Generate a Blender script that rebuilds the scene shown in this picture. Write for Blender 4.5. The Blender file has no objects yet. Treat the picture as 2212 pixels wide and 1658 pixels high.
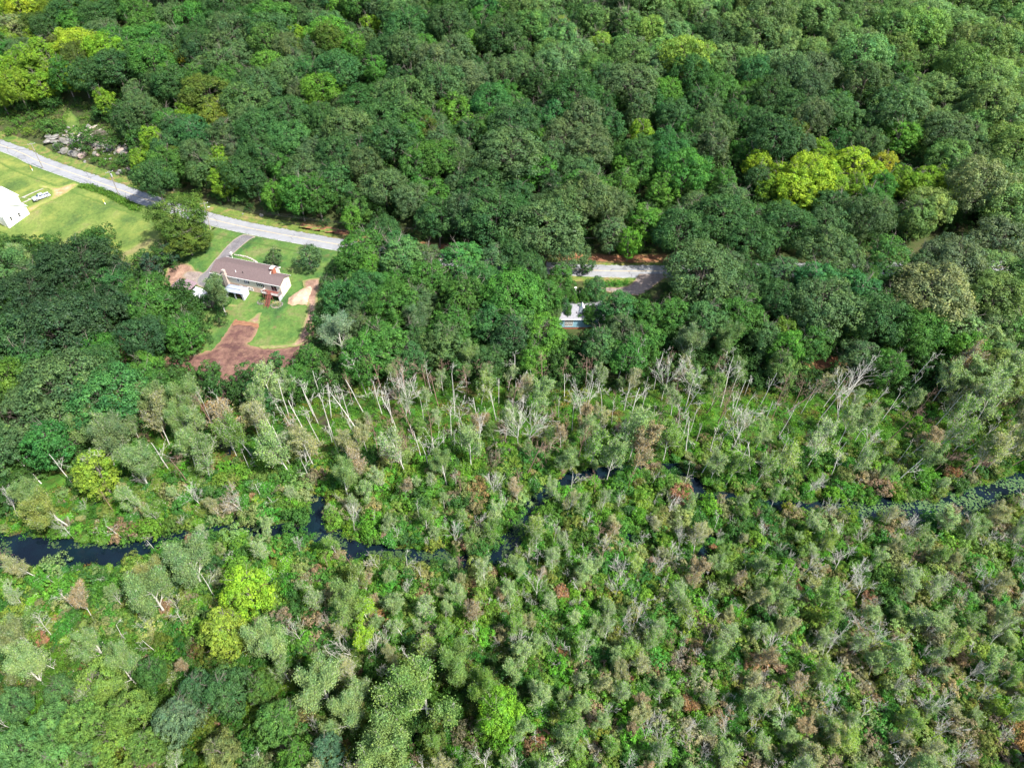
import bpy, bmesh, math, random
import numpy as np
from mathutils import Vector, Matrix, geometry

SC = bpy.context.scene
COL = SC.collection
rad = math.radians

# ------------------------------------------------------------------ camera, sky, sun, exposure
CAM_H = 130.0
PITCH = rad(44.5)
FV = 1475.4            # focal length for a 2212 px wide picture
cd = bpy.data.cameras.new('camera')
cd.sensor_width = 36.0
cd.lens = 36.0 * FV / 2212.0
cd.clip_start = 1.0
cd.clip_end = 9000.0
cam = bpy.data.objects.new('camera', cd)
cam.location = (0, 0, CAM_H)
cam.rotation_euler = (math.pi / 2 - PITCH, 0, 0)
COL.objects.link(cam)
SC.camera = cam

SUN_AZ = np.array([0.62, -0.40])            # horizontal direction towards the sun
SUN_AZ = SUN_AZ / np.linalg.norm(SUN_AZ)
SUN_EL = rad(52)
SUN_DIR = Vector((SUN_AZ[0] * math.cos(SUN_EL), SUN_AZ[1] * math.cos(SUN_EL), math.sin(SUN_EL)))
world = bpy.data.worlds.new('World')
SC.world = world
world.use_nodes = True
wn = world.node_tree.nodes
wl = world.node_tree.links
bg = wn['Background']
sky = wn.new('ShaderNodeTexSky')
sky.sky_type = 'NISHITA'
sky.sun_disc = False
sky.sun_elevation = SUN_EL
sky.sun_rotation = math.atan2(SUN_DIR.x, SUN_DIR.y)
sky.dust_density = 2.0
sky.air_density = 1.0
wl.new(sky.outputs[0], bg.inputs[0])
bg.inputs[1].default_value = 0.13
sd = bpy.data.lights.new('sun', 'SUN')
sd.energy = 4.8
sd.angle = rad(1.5)
sd.color = (1.0, 0.95, 0.86)
sun = bpy.data.objects.new('sun', sd)
sun.rotation_euler = SUN_DIR.to_track_quat('Z', 'Y').to_euler()
sun.location = (0, 0, 300)
COL.objects.link(sun)
vs = SC.view_settings
vs.view_transform = 'Standard'
vs.look = 'None'
vs.exposure = 1.36
vs.gamma = 1.0
vs.use_curve_mapping = False
SC.cycles.max_bounces = 5
SC.cycles.diffuse_bounces = 3
SC.cycles.transmission_bounces = 3
SC.cycles.transparent_max_bounces = 6

# ------------------------------------------------------------------ small helpers
def smooth(t):
    t = np.clip(t, 0, 1)
    return t * t * (3 - 2 * t)

def ray(x, y):
    a = (x - 1106.0) / FV
    b = -(y - 829.3) / FV
    return np.array([a, math.cos(PITCH) + b * math.sin(PITCH), -math.sin(PITCH) + b * math.cos(PITCH)])

def plane_pt(x, y, z):
    d = ray(x, y)
    t = (z - CAM_H) / d[2]
    return np.array([d[0] * t, d[1] * t, z])

def project(p):
    p = np.asarray(p, float)
    q = p - np.array([0, 0, CAM_H])
    zc = q[..., 1] * math.cos(PITCH) - q[..., 2] * math.sin(PITCH)
    yc = q[..., 1] * math.sin(PITCH) + q[..., 2] * math.cos(PITCH)
    return np.stack([1106 + FV * q[..., 0] / zc, 829.3 - FV * yc / zc, zc], -1)

def sines(x, y, s, seed):
    r = np.random.RandomState(seed)
    o = 0
    for k in range(7):
        a = r.uniform(0, 6.28)
        f = (0.6 + 1.3 * r.rand()) / s
        o = o + np.sin((x * math.cos(a) + y * math.sin(a)) * f * 6.28 + r.uniform(0, 6.28))
    return o / 3.0

ROAD_H = 6.0
road_v = [(-330, 205), (0, 314), (83, 348.5), (165, 378), (248, 407), (318, 432), (385, 452), (454, 473.5), (536, 493), (618.5, 509),
          (734, 529.5), (832, 546), (1000, 565), (1265, 584), (1429, 586.5), (1700, 584), (1976, 581), (2400, 575), (2900, 575)]
ctrl = [plane_pt(a, b, ROAD_H)[:2] for a, b in road_v]
ctrl = [ctrl[0] + (ctrl[0] - ctrl[1]) * 6] + ctrl + [ctrl[-1] + (ctrl[-1] - ctrl[-2]) * 4]
def catmull(P, n=10):
    P = [np.array(p, float) for p in P]
    out = []
    for i in range(len(P) - 1):
        p0 = P[max(i - 1, 0)]; p1 = P[i]; p2 = P[i + 1]; p3 = P[min(i + 2, len(P) - 1)]
        for k in range(n):
            t = k / n
            out.append(0.5 * ((2 * p1) + (-p0 + p2) * t + (2 * p0 - 5 * p1 + 4 * p2 - p3) * t * t + (-p0 + 3 * p1 - 3 * p2 + p3) * t ** 3))
    out.append(P[-1])
    return np.array(out)
RC = catmull(ctrl, 12)

def road_y(x):
    return np.interp(x, RC[:, 0], RC[:, 1])

# stream centre lines: view x, y, half width in view px
stream_v = [
    [(-80, 1188, 32), (0, 1188, 32), (100, 1196, 30), (200, 1202, 26), (280, 1194, 22), (340, 1172, 13), (430, 1158, 13), (520, 1142, 13), (600, 1150, 15),
     (655, 1142, 14), (705, 1165, 20), (745, 1184, 16), (850, 1198, 15), (960, 1212, 15), (1040, 1222, 12), (1090, 1200, 17), (1112, 1160, 17),
     (1140, 1112, 15), (1185, 1062, 15), (1235, 1036, 14), (1300, 1022, 10), (1380, 1012, 9), (1450, 1006, 7), (1495, 1040, 9), (1530, 1072, 9),
     (1640, 1086, 8), (1750, 1098, 12), (1850, 1107, 18), (1920, 1100, 22), (1980, 1112, 24), (2060, 1098, 26), (2130, 1076, 27), (2230, 1050, 28), (2350, 1030, 30)],
    [(690, 1080, 12), (682, 1110, 12), (700, 1160, 14)],
    [(1505, 1050, 7), (1522, 1120, 2.5), (1520, 1190, 4), (1530, 1270, 2)],
]
STREAM = []
for line in stream_v:
    pts = []
    for x, y, w in line:
        p = plane_pt(x, y, 0.0)
        zc = project(p)[2]
        pts.append((p[0], p[1], w * zc / FV * 1.12))
    STREAM.append(np.array(pts))

def stream_sd(x, y):
    """signed distance to the channel edge, negative inside the water"""
    x = np.asarray(x, float); y = np.asarray(y, float)
    best = np.full(np.broadcast(x, y).shape, 1e9)
    for L in STREAM:
        for i in range(len(L) - 1):
            a = L[i]; b = L[i + 1]
            dx, dy = b[0] - a[0], b[1] - a[1]
            t = np.clip(((x - a[0]) * dx + (y - a[1]) * dy) / (dx * dx + dy * dy), 0, 1)
            d = np.hypot(x - a[0] - t * dx, y - a[1] - t * dy) - (a[2] + t * (b[2] - a[2]))
            best = np.minimum(best, d)
    return best

def terrain(x, y, fine=True):
    x = np.asarray(x, float); y = np.asarray(y, float)
    s = y - road_y(x)
    up = smooth((s + 58) / 49)
    a = ROAD_H * up
    t = np.maximum(s - 7, 0)
    hill = 0.235 * t - 0.00022 * np.minimum(t, 420) ** 2
    hill = hill + (0.235 - 0.00044 * 420) * 0 * t
    hill = np.minimum(hill, 62)
    a = a + hill + np.minimum(t / 60, 1) * sines(x, y, 90, 5) * 2.2
    if fine:
        w = 1 - smooth((s + 60) / 20)
        n = 0.12 + 0.30 * sines(x, y, 9, 3) + 0.16 * sines(x, y, 3.7, 4)
        sdv = stream_sd(x, y) + 0.9 * sines(x, y, 6.5, 8)
        n = np.where(sdv < 1.5, np.minimum(n, -1.0 + smooth((sdv + 1.0) / 2.5) * 1.3), n)
        a = a + w * n
    return a
WATER_Z = -0.22

def tz(x, y):
    return float(terrain(x, y))

def at(x, y, dz=0.0):
    """ground point (or a point dz above the ground) seen at view pixel x, y"""
    d = ray(x, y)
    t = 40.0
    o = np.array([0, 0, CAM_H])
    tt = np.arange(30, 900, 1.5)
    P = o + tt[:, None] * d
    g = terrain(P[:, 0], P[:, 1], False) + dz
    i = np.argmax(P[:, 2] < g)
    a, b = tt[max(i - 1, 0)], tt[i]
    for _ in range(12):
        m = (a + b) / 2
        p = o + m * d
        if p[2] < float(terrain(p[0], p[1], False)) + dz: b = m
        else: a = m
    p = o + b * d
    return np.array([p[0], p[1], tz(p[0], p[1])])

def in_poly(x, y, poly):
    poly = np.asarray(poly, float)
    x = np.asarray(x, float); y = np.asarray(y, float)
    ins = np.zeros(np.broadcast(x, y).shape, bool)
    n = len(poly); j = n - 1
    for i in range(n):
        xi, yi = poly[i]; xj, yj = poly[j]
        c = ((yi > y) != (yj > y)) & (x < (xj - xi) * (y - yi) / (yj - yi + 1e-12) + xi)
        ins ^= c
        j = i
    return ins

def poly_dist(x, y, poly):
    poly = np.asarray(poly, float)
    best = np.full(np.shape(x), 1e9)
    for i in range(len(poly)):
        a = poly[i]; b = poly[(i + 1) % len(poly)]
        dx, dy = b - a
        t = np.clip(((x - a[0]) * dx + (y - a[1]) * dy) / (dx * dx + dy * dy + 1e-12), 0, 1)
        best = np.minimum(best, np.hypot(x - a[0] - t * dx, y - a[1] - t * dy))
    return best

# ------------------------------------------------------------------ object bookkeeping
def put(o, label=None, cat=None, group=None, kind=None, parent=None):
    if o.name not in COL.objects: COL.objects.link(o)
    if parent is not None: o.parent = parent
    if label: o['label'] = label
    if cat: o['category'] = cat
    if group: o['group'] = group
    if kind: o['kind'] = kind
    return o

def empty(name, loc, rz=0.0, label=None, cat=None, group=None):
    o = bpy.data.objects.new(name, None)
    o.location = loc; o.rotation_euler = (0, 0, rz)
    o.empty_display_size = 0.5
    return put(o, label, cat, group)

def mesh_np(name, V, F, mats=(), attrs=None, smooth_f=False, mat_idx=None):
    """V (n,3), F (m,k) constant polygon size"""
    V = np.asarray(V, np.float32); F = np.asarray(F, np.int32)
    me = bpy.data.meshes.new(name)
    m, k = F.shape
    me.vertices.add(len(V)); me.vertices.foreach_set('co', V.ravel())
    me.loops.add(m * k); me.loops.foreach_set('vertex_index', F.ravel())
    me.polygons.add(m)
    me.polygons.foreach_set('loop_start', np.arange(0, m * k, k, dtype=np.int32))
    try: me.polygons.foreach_set('loop_total', np.full(m, k, np.int32))
    except Exception: pass
    if mat_idx is not None: me.polygons.foreach_set('material_index', np.asarray(mat_idx, np.int32))
    if smooth_f: me.polygons.foreach_set('use_smooth', np.ones(m, bool))
    me.update(calc_edges=True)
    if attrs:
        for an, (dom, arr) in attrs.items():
            at_ = me.attributes.new(an, 'FLOAT', dom)
            at_.data.foreach_set('value', np.asarray(arr, np.float32).ravel())
    for mt in mats: me.materials.append(mt)
    return me

class MB:
    """collects boxes, prisms and tubes into one mesh"""
    def __init__(self): self.v = []; self.f = []
    def add(self, vs_, fs_):
        b = len(self.v)
        self.v += [tuple(v) for v in vs_]
        self.f += [tuple(i + b for i in f) for f in fs_]
        return self
    def box(self, x0, y0, z0, x1, y1, z1):
        return self.add([(x0, y0, z0), (x1, y0, z0), (x1, y1, z0), (x0, y1, z0), (x0, y0, z1), (x1, y0, z1), (x1, y1, z1), (x0, y1, z1)],
                        [(0, 3, 2, 1), (4, 5, 6, 7), (0, 1, 5, 4), (1, 2, 6, 5), (2, 3, 7, 6), (3, 0, 4, 7)])
    def hexa(self, p):      # eight points: bottom ring, top ring
        return self.add(p, [(0, 3, 2, 1), (4, 5, 6, 7), (0, 1, 5, 4), (1, 2, 6, 5), (2, 3, 7, 6), (3, 0, 4, 7)])
    def tube(self, a, b, r0, r1=None, n=8):
        r1 = r0 if r1 is None else r1
        a = Vector(a); b = Vector(b); d = (b - a).normalized()
        u = d.orthogonal().normalized(); w = d.cross(u)
        vs_ = []
        for c, r in ((a, r0), (b, r1)):
            for k in range(n):
                t = 2 * math.pi * k / n
                vs_.append(c + (u * math.cos(t) + w * math.sin(t)) * r)
        fs_ = [(k, (k + 1) % n, n + (k + 1) % n, n + k) for k in range(n)] + [tuple(range(n - 1, -1, -1)), tuple(range(n, 2 * n))]
        return self.add(vs_, fs_)
    def prism(self, pts, y0, y1):   # outline in x,z extruded along y
        n = len(pts)
        vs_ = [(x, y0, z) for x, z in pts] + [(x, y1, z) for x, z in pts]
        return self.add(vs_, [tuple(range(n)), tuple(range(2 * n - 1, n - 1, -1))] + [((k + 1) % n, k, n + k, n + (k + 1) % n) for k in range(n)])
    def prism_x(self, pts, x0, x1):   # outline in y,z extruded along x
        n = len(pts)
        vs_ = [(x0, y, z) for y, z in pts] + [(x1, y, z) for y, z in pts]
        return self.add(vs_, [tuple(range(n - 1, -1, -1)), tuple(range(n, 2 * n))] + [(k, (k + 1) % n, n + (k + 1) % n, n + k) for k in range(n)])
    def build(self, name, mat, parent=None, bevel=0.0, smooth_f=False, **kw):
        me = bpy.data.meshes.new(name)
        me.from_pydata(self.v, [], self.f)
        bm = bmesh.new(); bm.from_mesh(me)
        bmesh.ops.recalc_face_normals(bm, faces=bm.faces)
        if bevel > 0:
            bmesh.ops.bevel(bm, geom=list(bm.edges), offset=bevel, segments=1, affect='EDGES', clamp_overlap=True)
        bm.to_mesh(me); bm.free()
        me.materials.append(mat)
        if smooth_f:
            for p in me.polygons: p.use_smooth = True
        o = bpy.data.objects.new(name, me)
        return put(o, parent=parent, **kw)

# ------------------------------------------------------------------ materials
def nodes_of(name):
    m = bpy.data.materials.new(name)
    m.use_nodes = True
    nt = m.node_tree
    nt.nodes.clear()
    out = nt.nodes.new('ShaderNodeOutputMaterial')
    return m, nt, nt.nodes, nt.links, out

def ramp(nt, fac, stops):
    r = nt.nodes.new('ShaderNodeValToRGB')
    els = r.color_ramp.elements
    while len(els) < len(stops): els.new(0.5)
    for e, (p, c) in zip(els, stops):
        e.position = p; e.color = (*c, 1)
    nt.links.new(fac, r.inputs[0])
    return r.outputs[0]

def noise(nt, vec, scale, detail=4, rough=0.6, dist=0.0):
    n = nt.nodes.new('ShaderNodeTexNoise')
    n.inputs['Scale'].default_value = scale
    n.inputs['Detail'].default_value = detail
    n.inputs['Roughness'].default_value = rough
    n.inputs['Distortion'].default_value = dist
    if vec is not None: nt.links.new(vec, n.inputs['Vector'])
    return n.outputs[0]

def mixc(nt, fac, a, b, mode='MIX'):
    m = nt.nodes.new('ShaderNodeMix'); m.data_type = 'RGBA'; m.blend_type = mode
    for s, v in ((0, fac), (6, a), (7, b)):
        if isinstance(v, (int, float)): m.inputs[s].default_value = v
        elif isinstance(v, tuple): m.inputs[s].default_value = (*v, 1)
        else: nt.links.new(v, m.inputs[s])
    return m.outputs[2]

def mathn(nt, op, a, b=None, c=None, clamp=False):
    m = nt.nodes.new('ShaderNodeMath'); m.operation = op; m.use_clamp = clamp
    for i, v in enumerate((a, b, c)):
        if v is None: continue
        if isinstance(v, (int, float)): m.inputs[i].default_value = v
        else: nt.links.new(v, m.inputs[i])
    return m.outputs[0]

def attr(nt, name, typ='GEOMETRY'):
    a = nt.nodes.new('ShaderNodeAttribute'); a.attribute_name = name; a.attribute_type = typ
    return a

def surf(name, stops, scale=1.0, rough=0.8, bump=0.3, bscale=None, detail=5, spec=0.3, metal=0.0, coords='Object', stretch=None):
    """general procedural surface: noise-driven colour, bump and roughness"""
    m, nt, N, L, out = nodes_of(name)
    tc = N.new('ShaderNodeTexCoord')
    vec = tc.outputs[coords]
    if stretch:
        mp = N.new('ShaderNodeMapping'); mp.inputs['Scale'].default_value = stretch
        L.new(vec, mp.inputs[0]); vec = mp.outputs[0]
    n = noise(nt, vec, scale, detail)
    col = ramp(nt, n, stops)
    b = N.new('ShaderNodeBsdfPrincipled')
    b.inputs['Roughness'].default_value = rough
    b.inputs['Specular IOR Level'].default_value = spec
    b.inputs['Metallic'].default_value = metal
    L.new(col, b.inputs['Base Color'])
    if bump > 0:
        bn = N.new('ShaderNodeBump'); bn.inputs['Strength'].default_value = bump
        L.new(noise(nt, vec, bscale or scale * 5, 4), bn.inputs['Height'])
        L.new(bn.outputs[0], b.inputs['Normal'])
    L.new(b.outputs[0], out.inputs[0])
    return m

def leaf_material(name, transl=0.31):
    m, nt, N, L, out = nodes_of(name)
    tint = attr(nt, 'tint', 'INSTANCER').outputs['Color']
    v = attr(nt, 'v').outputs['Fac']
    tc = N.new('ShaderNodeTexCoord')
    n = noise(nt, tc.outputs['Object'], 0.45, 3)
    k = mathn(nt, 'ADD', mathn(nt, 'MULTIPLY', v, 0.85), mathn(nt, 'MULTIPLY', n, 0.9))
    k = mathn(nt, 'ADD', k, 0.16)
    patchy = mathn(nt, 'MULTIPLY', mathn(nt, 'SUBTRACT', noise(nt, tc.outputs['Object'], 0.28, 4), 0.42, clamp=True), 4.0, clamp=True)
    tint = mixc(nt, patchy, tint, mixc(nt, 1.0, tint, (0.62, 0.86, 0.95), 'MULTIPLY'))
    c = mixc(nt, 1.0, tint, k, 'MULTIPLY')
    # some leaves turn yellower, some bluer
    y = mixc(nt, 1.0, c, (1.35, 1.12, 0.55), 'MULTIPLY')
    c2 = mixc(nt, mathn(nt, 'MULTIPLY', mathn(nt, 'POWER', v, 2.2), 0.75), c, y)
    d = N.new('ShaderNodeBsdfDiffuse'); L.new(c2, d.inputs[0])
    t = N.new('ShaderNodeBsdfTranslucent')
    L.new(mixc(nt, 1.0, c2, (1.25, 1.3, 0.6), 'MULTIPLY'), t.inputs[0])
    mx = N.new('ShaderNodeMixShader'); mx.inputs[0].default_value = transl
    L.new(d.outputs[0], mx.inputs[1]); L.new(t.outputs[0], mx.inputs[2])
    g = N.new('ShaderNodeBsdfGlossy'); g.inputs['Roughness'].default_value = 0.45
    g.inputs[0].default_value = (0.9, 0.95, 1, 1)
    mx2 = N.new('ShaderNodeMixShader'); mx2.inputs[0].default_value = 0.006
    L.new(mx.outputs[0], mx2.inputs[1]); L.new(g.outputs[0], mx2.inputs[2])
    L.new(mx2.outputs[0], out.inputs[0])
    return m

M = {}
M['leaf'] = leaf_material('foliage')
M['bark'] = surf('grey_bark', [(0.3, (0.10, 0.085, 0.07)), (0.7, (0.24, 0.21, 0.18))], 3, 0.9, 0.5, stretch=(4, 4, 0.7))
M['bark_dark'] = surf('dark_bark', [(0.3, (0.05, 0.042, 0.034)), (0.7, (0.13, 0.11, 0.09))], 3, 0.9, 0.5, stretch=(4, 4, 0.7))
M['bark_pale'] = surf('bleached_bark', [(0.25, (0.24, 0.23, 0.20)), (0.5, (0.45, 0.44, 0.39)), (0.8, (0.62, 0.61, 0.56))], 1.5, 0.8, 0.4, stretch=(3, 3, 0.6))
M['bark_brown'] = surf('rotting_bark', [(0.3, (0.12, 0.07, 0.05)), (0.7, (0.32, 0.22, 0.17))], 1.5, 0.9, 0.4, stretch=(3, 3, 0.6))
M['rock'] = surf('rock', [(0.25, (0.06, 0.057, 0.05)), (0.5, (0.15, 0.145, 0.132)), (0.75, (0.27, 0.262, 0.25))], 0.7, 0.85, 0.8, 3.0, detail=8)
M['rock_pink'] = surf('pink_rock', [(0.25, (0.14, 0.10, 0.085)), (0.7, (0.32, 0.26, 0.23))], 0.9, 0.85, 0.7, 3.0, detail=8)
M['shingle'] = surf('maroon_shingle', [(0.3, (0.082, 0.058, 0.058)), (0.6, (0.122, 0.088, 0.086)), (0.8, (0.155, 0.115, 0.11))], 2.0, 0.85, 0.4, 14, detail=8, stretch=(1, 4, 4))
M['shed_roof'] = surf('mauve_sheet_roof', [(0.3, (0.15, 0.105, 0.12)), (0.7, (0.21, 0.15, 0.17))], 1.2, 0.55, 0.12, 8, stretch=(1, 8, 1))
M['cream'] = surf('cream_siding', [(0.3, (0.50, 0.46, 0.35)), (0.7, (0.60, 0.56, 0.45))], 1.2, 0.7, 0.35, 9, stretch=(0.3, 0.3, 6))
M['pink_block'] = surf('pinkish_blockwork', [(0.3, (0.42, 0.28, 0.21)), (0.7, (0.60, 0.44, 0.34))], 1.6, 0.85, 0.5, 10)
M['brick'] = surf('red_brick', [(0.3, (0.20, 0.065, 0.04)), (0.7, (0.34, 0.13, 0.08))], 4, 0.85, 0.6, 14)
M['chimney_grey'] = surf('grey_brick', [(0.3, (0.25, 0.20, 0.17)), (0.7, (0.42, 0.36, 0.31))], 4, 0.85, 0.6, 14)
M['white'] = surf('white_paint', [(0.3, (0.72, 0.71, 0.68)), (0.7, (0.83, 0.83, 0.81))], 1.5, 0.55, 0.1, 12)
M['white_roof'] = surf('white_metal_roof', [(0.3, (0.68, 0.68, 0.67)), (0.7, (0.80, 0.80, 0.79))], 0.8, 0.45, 0.15, 6, stretch=(6, 0.4, 1))
M['glass'] = surf('dark_glass', [(0.4, (0.008, 0.010, 0.012)), (0.7, (0.02, 0.025, 0.03))], 2, 0.08, 0.0, spec=0.8)
M['shutter'] = surf('dark_shutter', [(0.4, (0.02, 0.03, 0.045)), (0.7, (0.04, 0.05, 0.07))], 6, 0.6, 0.2)
M['deck'] = surf('maroon_deck_stain', [(0.3, (0.12, 0.035, 0.03)), (0.7, (0.22, 0.08, 0.065))], 3, 0.7, 0.3)
M['lattice'] = surf('grey_white_panel', [(0.3, (0.27, 0.28, 0.31)), (0.7, (0.38, 0.39, 0.42))], 3, 0.7, 0.2)
M['canopy'] = surf('pale_blue_canopy', [(0.3, (0.21, 0.24, 0.30)), (0.7, (0.29, 0.32, 0.39))], 1.3, 0.5, 0.15)
M['curtain'] = surf('grey_curtain', [(0.3, (0.40, 0.42, 0.46)), (0.7, (0.62, 0.64, 0.68))], 4, 0.8, 0.3, stretch=(6, 6, 0.4))
M['metal_grey'] = surf('galvanised_metal', [(0.3, (0.30, 0.31, 0.32)), (0.7, (0.46, 0.47, 0.48))], 3, 0.4, 0.1, metal=0.6)
M['blue_wall'] = surf('blue_siding', [(0.3, (0.16, 0.30, 0.38)), (0.7, (0.24, 0.42, 0.50))], 1.4, 0.7, 0.3, 9, stretch=(0.3, 0.3, 6))
M['grey_roof'] = surf('grey_shingle', [(0.3, (0.15, 0.15, 0.165)), (0.7, (0.24, 0.24, 0.265))], 2, 0.8, 0.4, 14, detail=8)
M['pole'] = surf('weathered_pole', [(0.3, (0.17, 0.15, 0.13)), (0.7, (0.34, 0.31, 0.28))], 3, 0.9, 0.4, stretch=(4, 4, 0.5))
M['wire'] = surf('black_wire', [(0.4, (0.02, 0.02, 0.02)), (0.7, (0.05, 0.05, 0.05))], 3, 0.5, 0.0)
M['concrete'] = surf('pale_concrete', [(0.3, (0.25, 0.23, 0.20)), (0.7, (0.38, 0.35, 0.31))], 1.2, 0.9, 0.4)
M['orange'] = surf('orange_plastic', [(0.3, (0.75, 0.20, 0.02)), (0.7, (0.85, 0.28, 0.04))], 3, 0.5, 0.0)
M['yellow'] = surf('yellow_plastic', [(0.3, (0.75, 0.52, 0.05)), (0.7, (0.85, 0.62, 0.10))], 3, 0.5, 0.0)
M['red'] = surf('red_plastic', [(0.3, (0.45, 0.03, 0.02)), (0.7, (0.60, 0.05, 0.03))], 3, 0.4, 0.0)
M['blue_tarp'] = surf('blue_tarp', [(0.3, (0.10, 0.20, 0.42)), (0.7, (0.35, 0.45, 0.62))], 2.5, 0.5, 0.5)
M['paint_silver'] = surf('silver_blue_paint', [(0.3, (0.42, 0.47, 0.58)), (0.7, (0.52, 0.57, 0.68))], 1, 0.25, 0.0, spec=0.6, metal=0.2)
M['rubber'] = surf('black_rubber', [(0.3, (0.015, 0.015, 0.015)), (0.7, (0.035, 0.035, 0.035))], 4, 0.8, 0.1)
M['chrome'] = surf('bright_alloy', [(0.3, (0.6, 0.6, 0.62)), (0.7, (0.75, 0.75, 0.78))], 4, 0.3, 0.0, metal=0.8)
M['lamp_white'] = surf('lamp_lens', [(0.3, (0.7, 0.7, 0.68)), (0.7, (0.8, 0.8, 0.78))], 4, 0.2, 0.0)
M['log'] = surf('dry_log', [(0.3, (0.24, 0.20, 0.17)), (0.7, (0.48, 0.43, 0.38))], 2, 0.9, 0.5, stretch=(4, 4, 0.5))

def ground_material():
    m, nt, N, L, out = nodes_of('woodland_and_marsh_ground')
    tc = N.new('ShaderNodeTexCoord'); P = tc.outputs['Object']
    n1 = noise(nt, P, 0.07, 5); n2 = noise(nt, P, 0.9, 6, 0.7); n3 = noise(nt, P, 0.22, 5, 0.65, 0.6)
    marsh = ramp(nt, n3, [(0.30, (0.055, 0.036, 0.018)), (0.42, (0.050, 0.060, 0.014)), (0.52, (0.030, 0.085, 0.012)), (0.62, (0.06, 0.14, 0.018)), (0.75, (0.12, 0.085, 0.035))])
    wood = ramp(nt, n3, [(0.3, (0.030, 0.045, 0.014)), (0.5, (0.045, 0.06, 0.02)), (0.7, (0.075, 0.06, 0.035))])
    marsh = mixc(nt, 1.0, marsh, mathn(nt, 'ADD', mathn(nt, 'MULTIPLY', n2, 1.4), 0.3), 'MULTIPLY')
    a = attr(nt, 'marsh').outputs['Fac']
    c = mixc(nt, a, wood, marsh)
    mud = attr(nt, 'mud').outputs['Fac']
    c = mixc(nt, mud, c, mixc(nt, n2, (0.022, 0.018, 0.014), (0.05, 0.04, 0.03)))
    b = N.new('ShaderNodeBsdfPrincipled'); b.inputs['Roughness'].default_value = 0.95
    b.inputs['Specular IOR Level'].default_value = 0.1
    L.new(c, b.inputs['Base Color'])
    bn = N.new('ShaderNodeBump'); bn.inputs['Strength'].default_value = 0.8; bn.inputs['Distance'].default_value = 0.3
    L.new(noise(nt, P, 1.8, 6, 0.7), bn.inputs['Height']); L.new(bn.outputs[0], b.inputs['Normal'])
    L.new(b.outputs[0], out.inputs[0])
    return m

def sheet_material(name, stops, s1, edge_col=None, edge_w=1.5, s2=6.0, bump=0.5, rough=0.92, warp=(1, 1, 1), patch=None):
    """ground sheet: noise colour with finer grain, and a ragged rim that mixes into the neighbour"""
    m, nt, N, L, out = nodes_of(name)
    tc = N.new('ShaderNodeTexCoord'); P = tc.outputs['Object']
    mp = N.new('ShaderNodeMapping'); mp.inputs['Scale'].default_value = warp; L.new(P, mp.inputs[0])
    n1 = noise(nt, mp.outputs[0], s1, 6, 0.62, 0.4)
    c = ramp(nt, n1, stops)
    g = noise(nt, P, s2, 5, 0.75)
    c = mixc(nt, 1.0, c, mathn(nt, 'ADD', mathn(nt, 'MULTIPLY', g, 1.1), 0.45), 'MULTIPLY')
    g2 = noise(nt, P, s2 * .22, 5, 0.72)
    c = mixc(nt, 1.0, c, mathn(nt, 'ADD', mathn(nt, 'MULTIPLY', g2, 1.5), 0.25), 'MULTIPLY')
    if patch:
        n4 = noise(nt, P, patch[1], 5, 0.7)
        c = mixc(nt, mathn(nt, 'SMOOTHSTEP' if False else 'MULTIPLY', mathn(nt, 'SUBTRACT', n4, patch[2], clamp=True), patch[3], clamp=True), c, patch[0])
    if edge_col:
        e = attr(nt, 'edge').outputs['Fac']
        f = mathn(nt, 'SUBTRACT', 1.0, mathn(nt, 'DIVIDE', e, edge_w), clamp=True)
        f = mathn(nt, 'MULTIPLY', f, mathn(nt, 'MULTIPLY', noise(nt, P, 2.2, 5, 0.7), 2.0), clamp=True)
        c = mixc(nt, f, c, edge_col)
    b = N.new('ShaderNodeBsdfPrincipled'); b.inputs['Roughness'].default_value = rough
    b.inputs['Specular IOR Level'].default_value = 0.2
    L.new(c, b.inputs['Base Color'])
    bn = N.new('ShaderNodeBump'); bn.inputs['Strength'].default_value = bump; bn.inputs['Distance'].default_value = 0.12
    L.new(noise(nt, P, s2, 5, 0.7), bn.inputs['Height']); L.new(bn.outputs[0], b.inputs['Normal'])
    L.new(b.outputs[0], out.inputs[0])
    return m

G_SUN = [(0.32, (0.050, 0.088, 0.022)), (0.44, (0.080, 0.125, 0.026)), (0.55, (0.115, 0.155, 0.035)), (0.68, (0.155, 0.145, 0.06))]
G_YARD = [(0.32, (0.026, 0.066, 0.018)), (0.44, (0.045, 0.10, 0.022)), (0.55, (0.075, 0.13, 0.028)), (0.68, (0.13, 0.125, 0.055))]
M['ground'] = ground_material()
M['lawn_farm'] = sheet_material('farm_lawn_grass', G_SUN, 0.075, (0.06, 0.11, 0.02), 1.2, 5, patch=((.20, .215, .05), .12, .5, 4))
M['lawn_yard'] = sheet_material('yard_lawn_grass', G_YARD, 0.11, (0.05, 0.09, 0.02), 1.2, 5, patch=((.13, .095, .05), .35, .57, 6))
M['verge'] = sheet_material('verge_grass', [(0.34, (0.05, 0.10, 0.018)), (0.5, (0.095, 0.135, 0.026)), (0.64, (0.17, 0.135, 0.055))], 0.3, None, 1, 5)
M['bank'] = sheet_material('red_brown_bank', [(0.3, (0.13, 0.06, 0.035)), (0.5, (0.22, 0.10, 0.055)), (0.7, (0.16, 0.14, 0.05))], 0.3, (0.05, 0.07, 0.02), 1.0, 5)
M['dirt'] = sheet_material('dark_red_brown_earth', [(0.30, (0.052, 0.026, 0.026)), (0.45, (0.085, 0.043, 0.038)), (0.58, (0.125, 0.068, 0.054)), (0.72, (0.19, 0.115, 0.085))], 0.16, (0.20, 0.13, 0.08), 1.3, 3.0, 1.0, warp=(1, 2.4, 1), patch=((0.17, 0.10, 0.07), 0.7, .5, 5))
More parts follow.
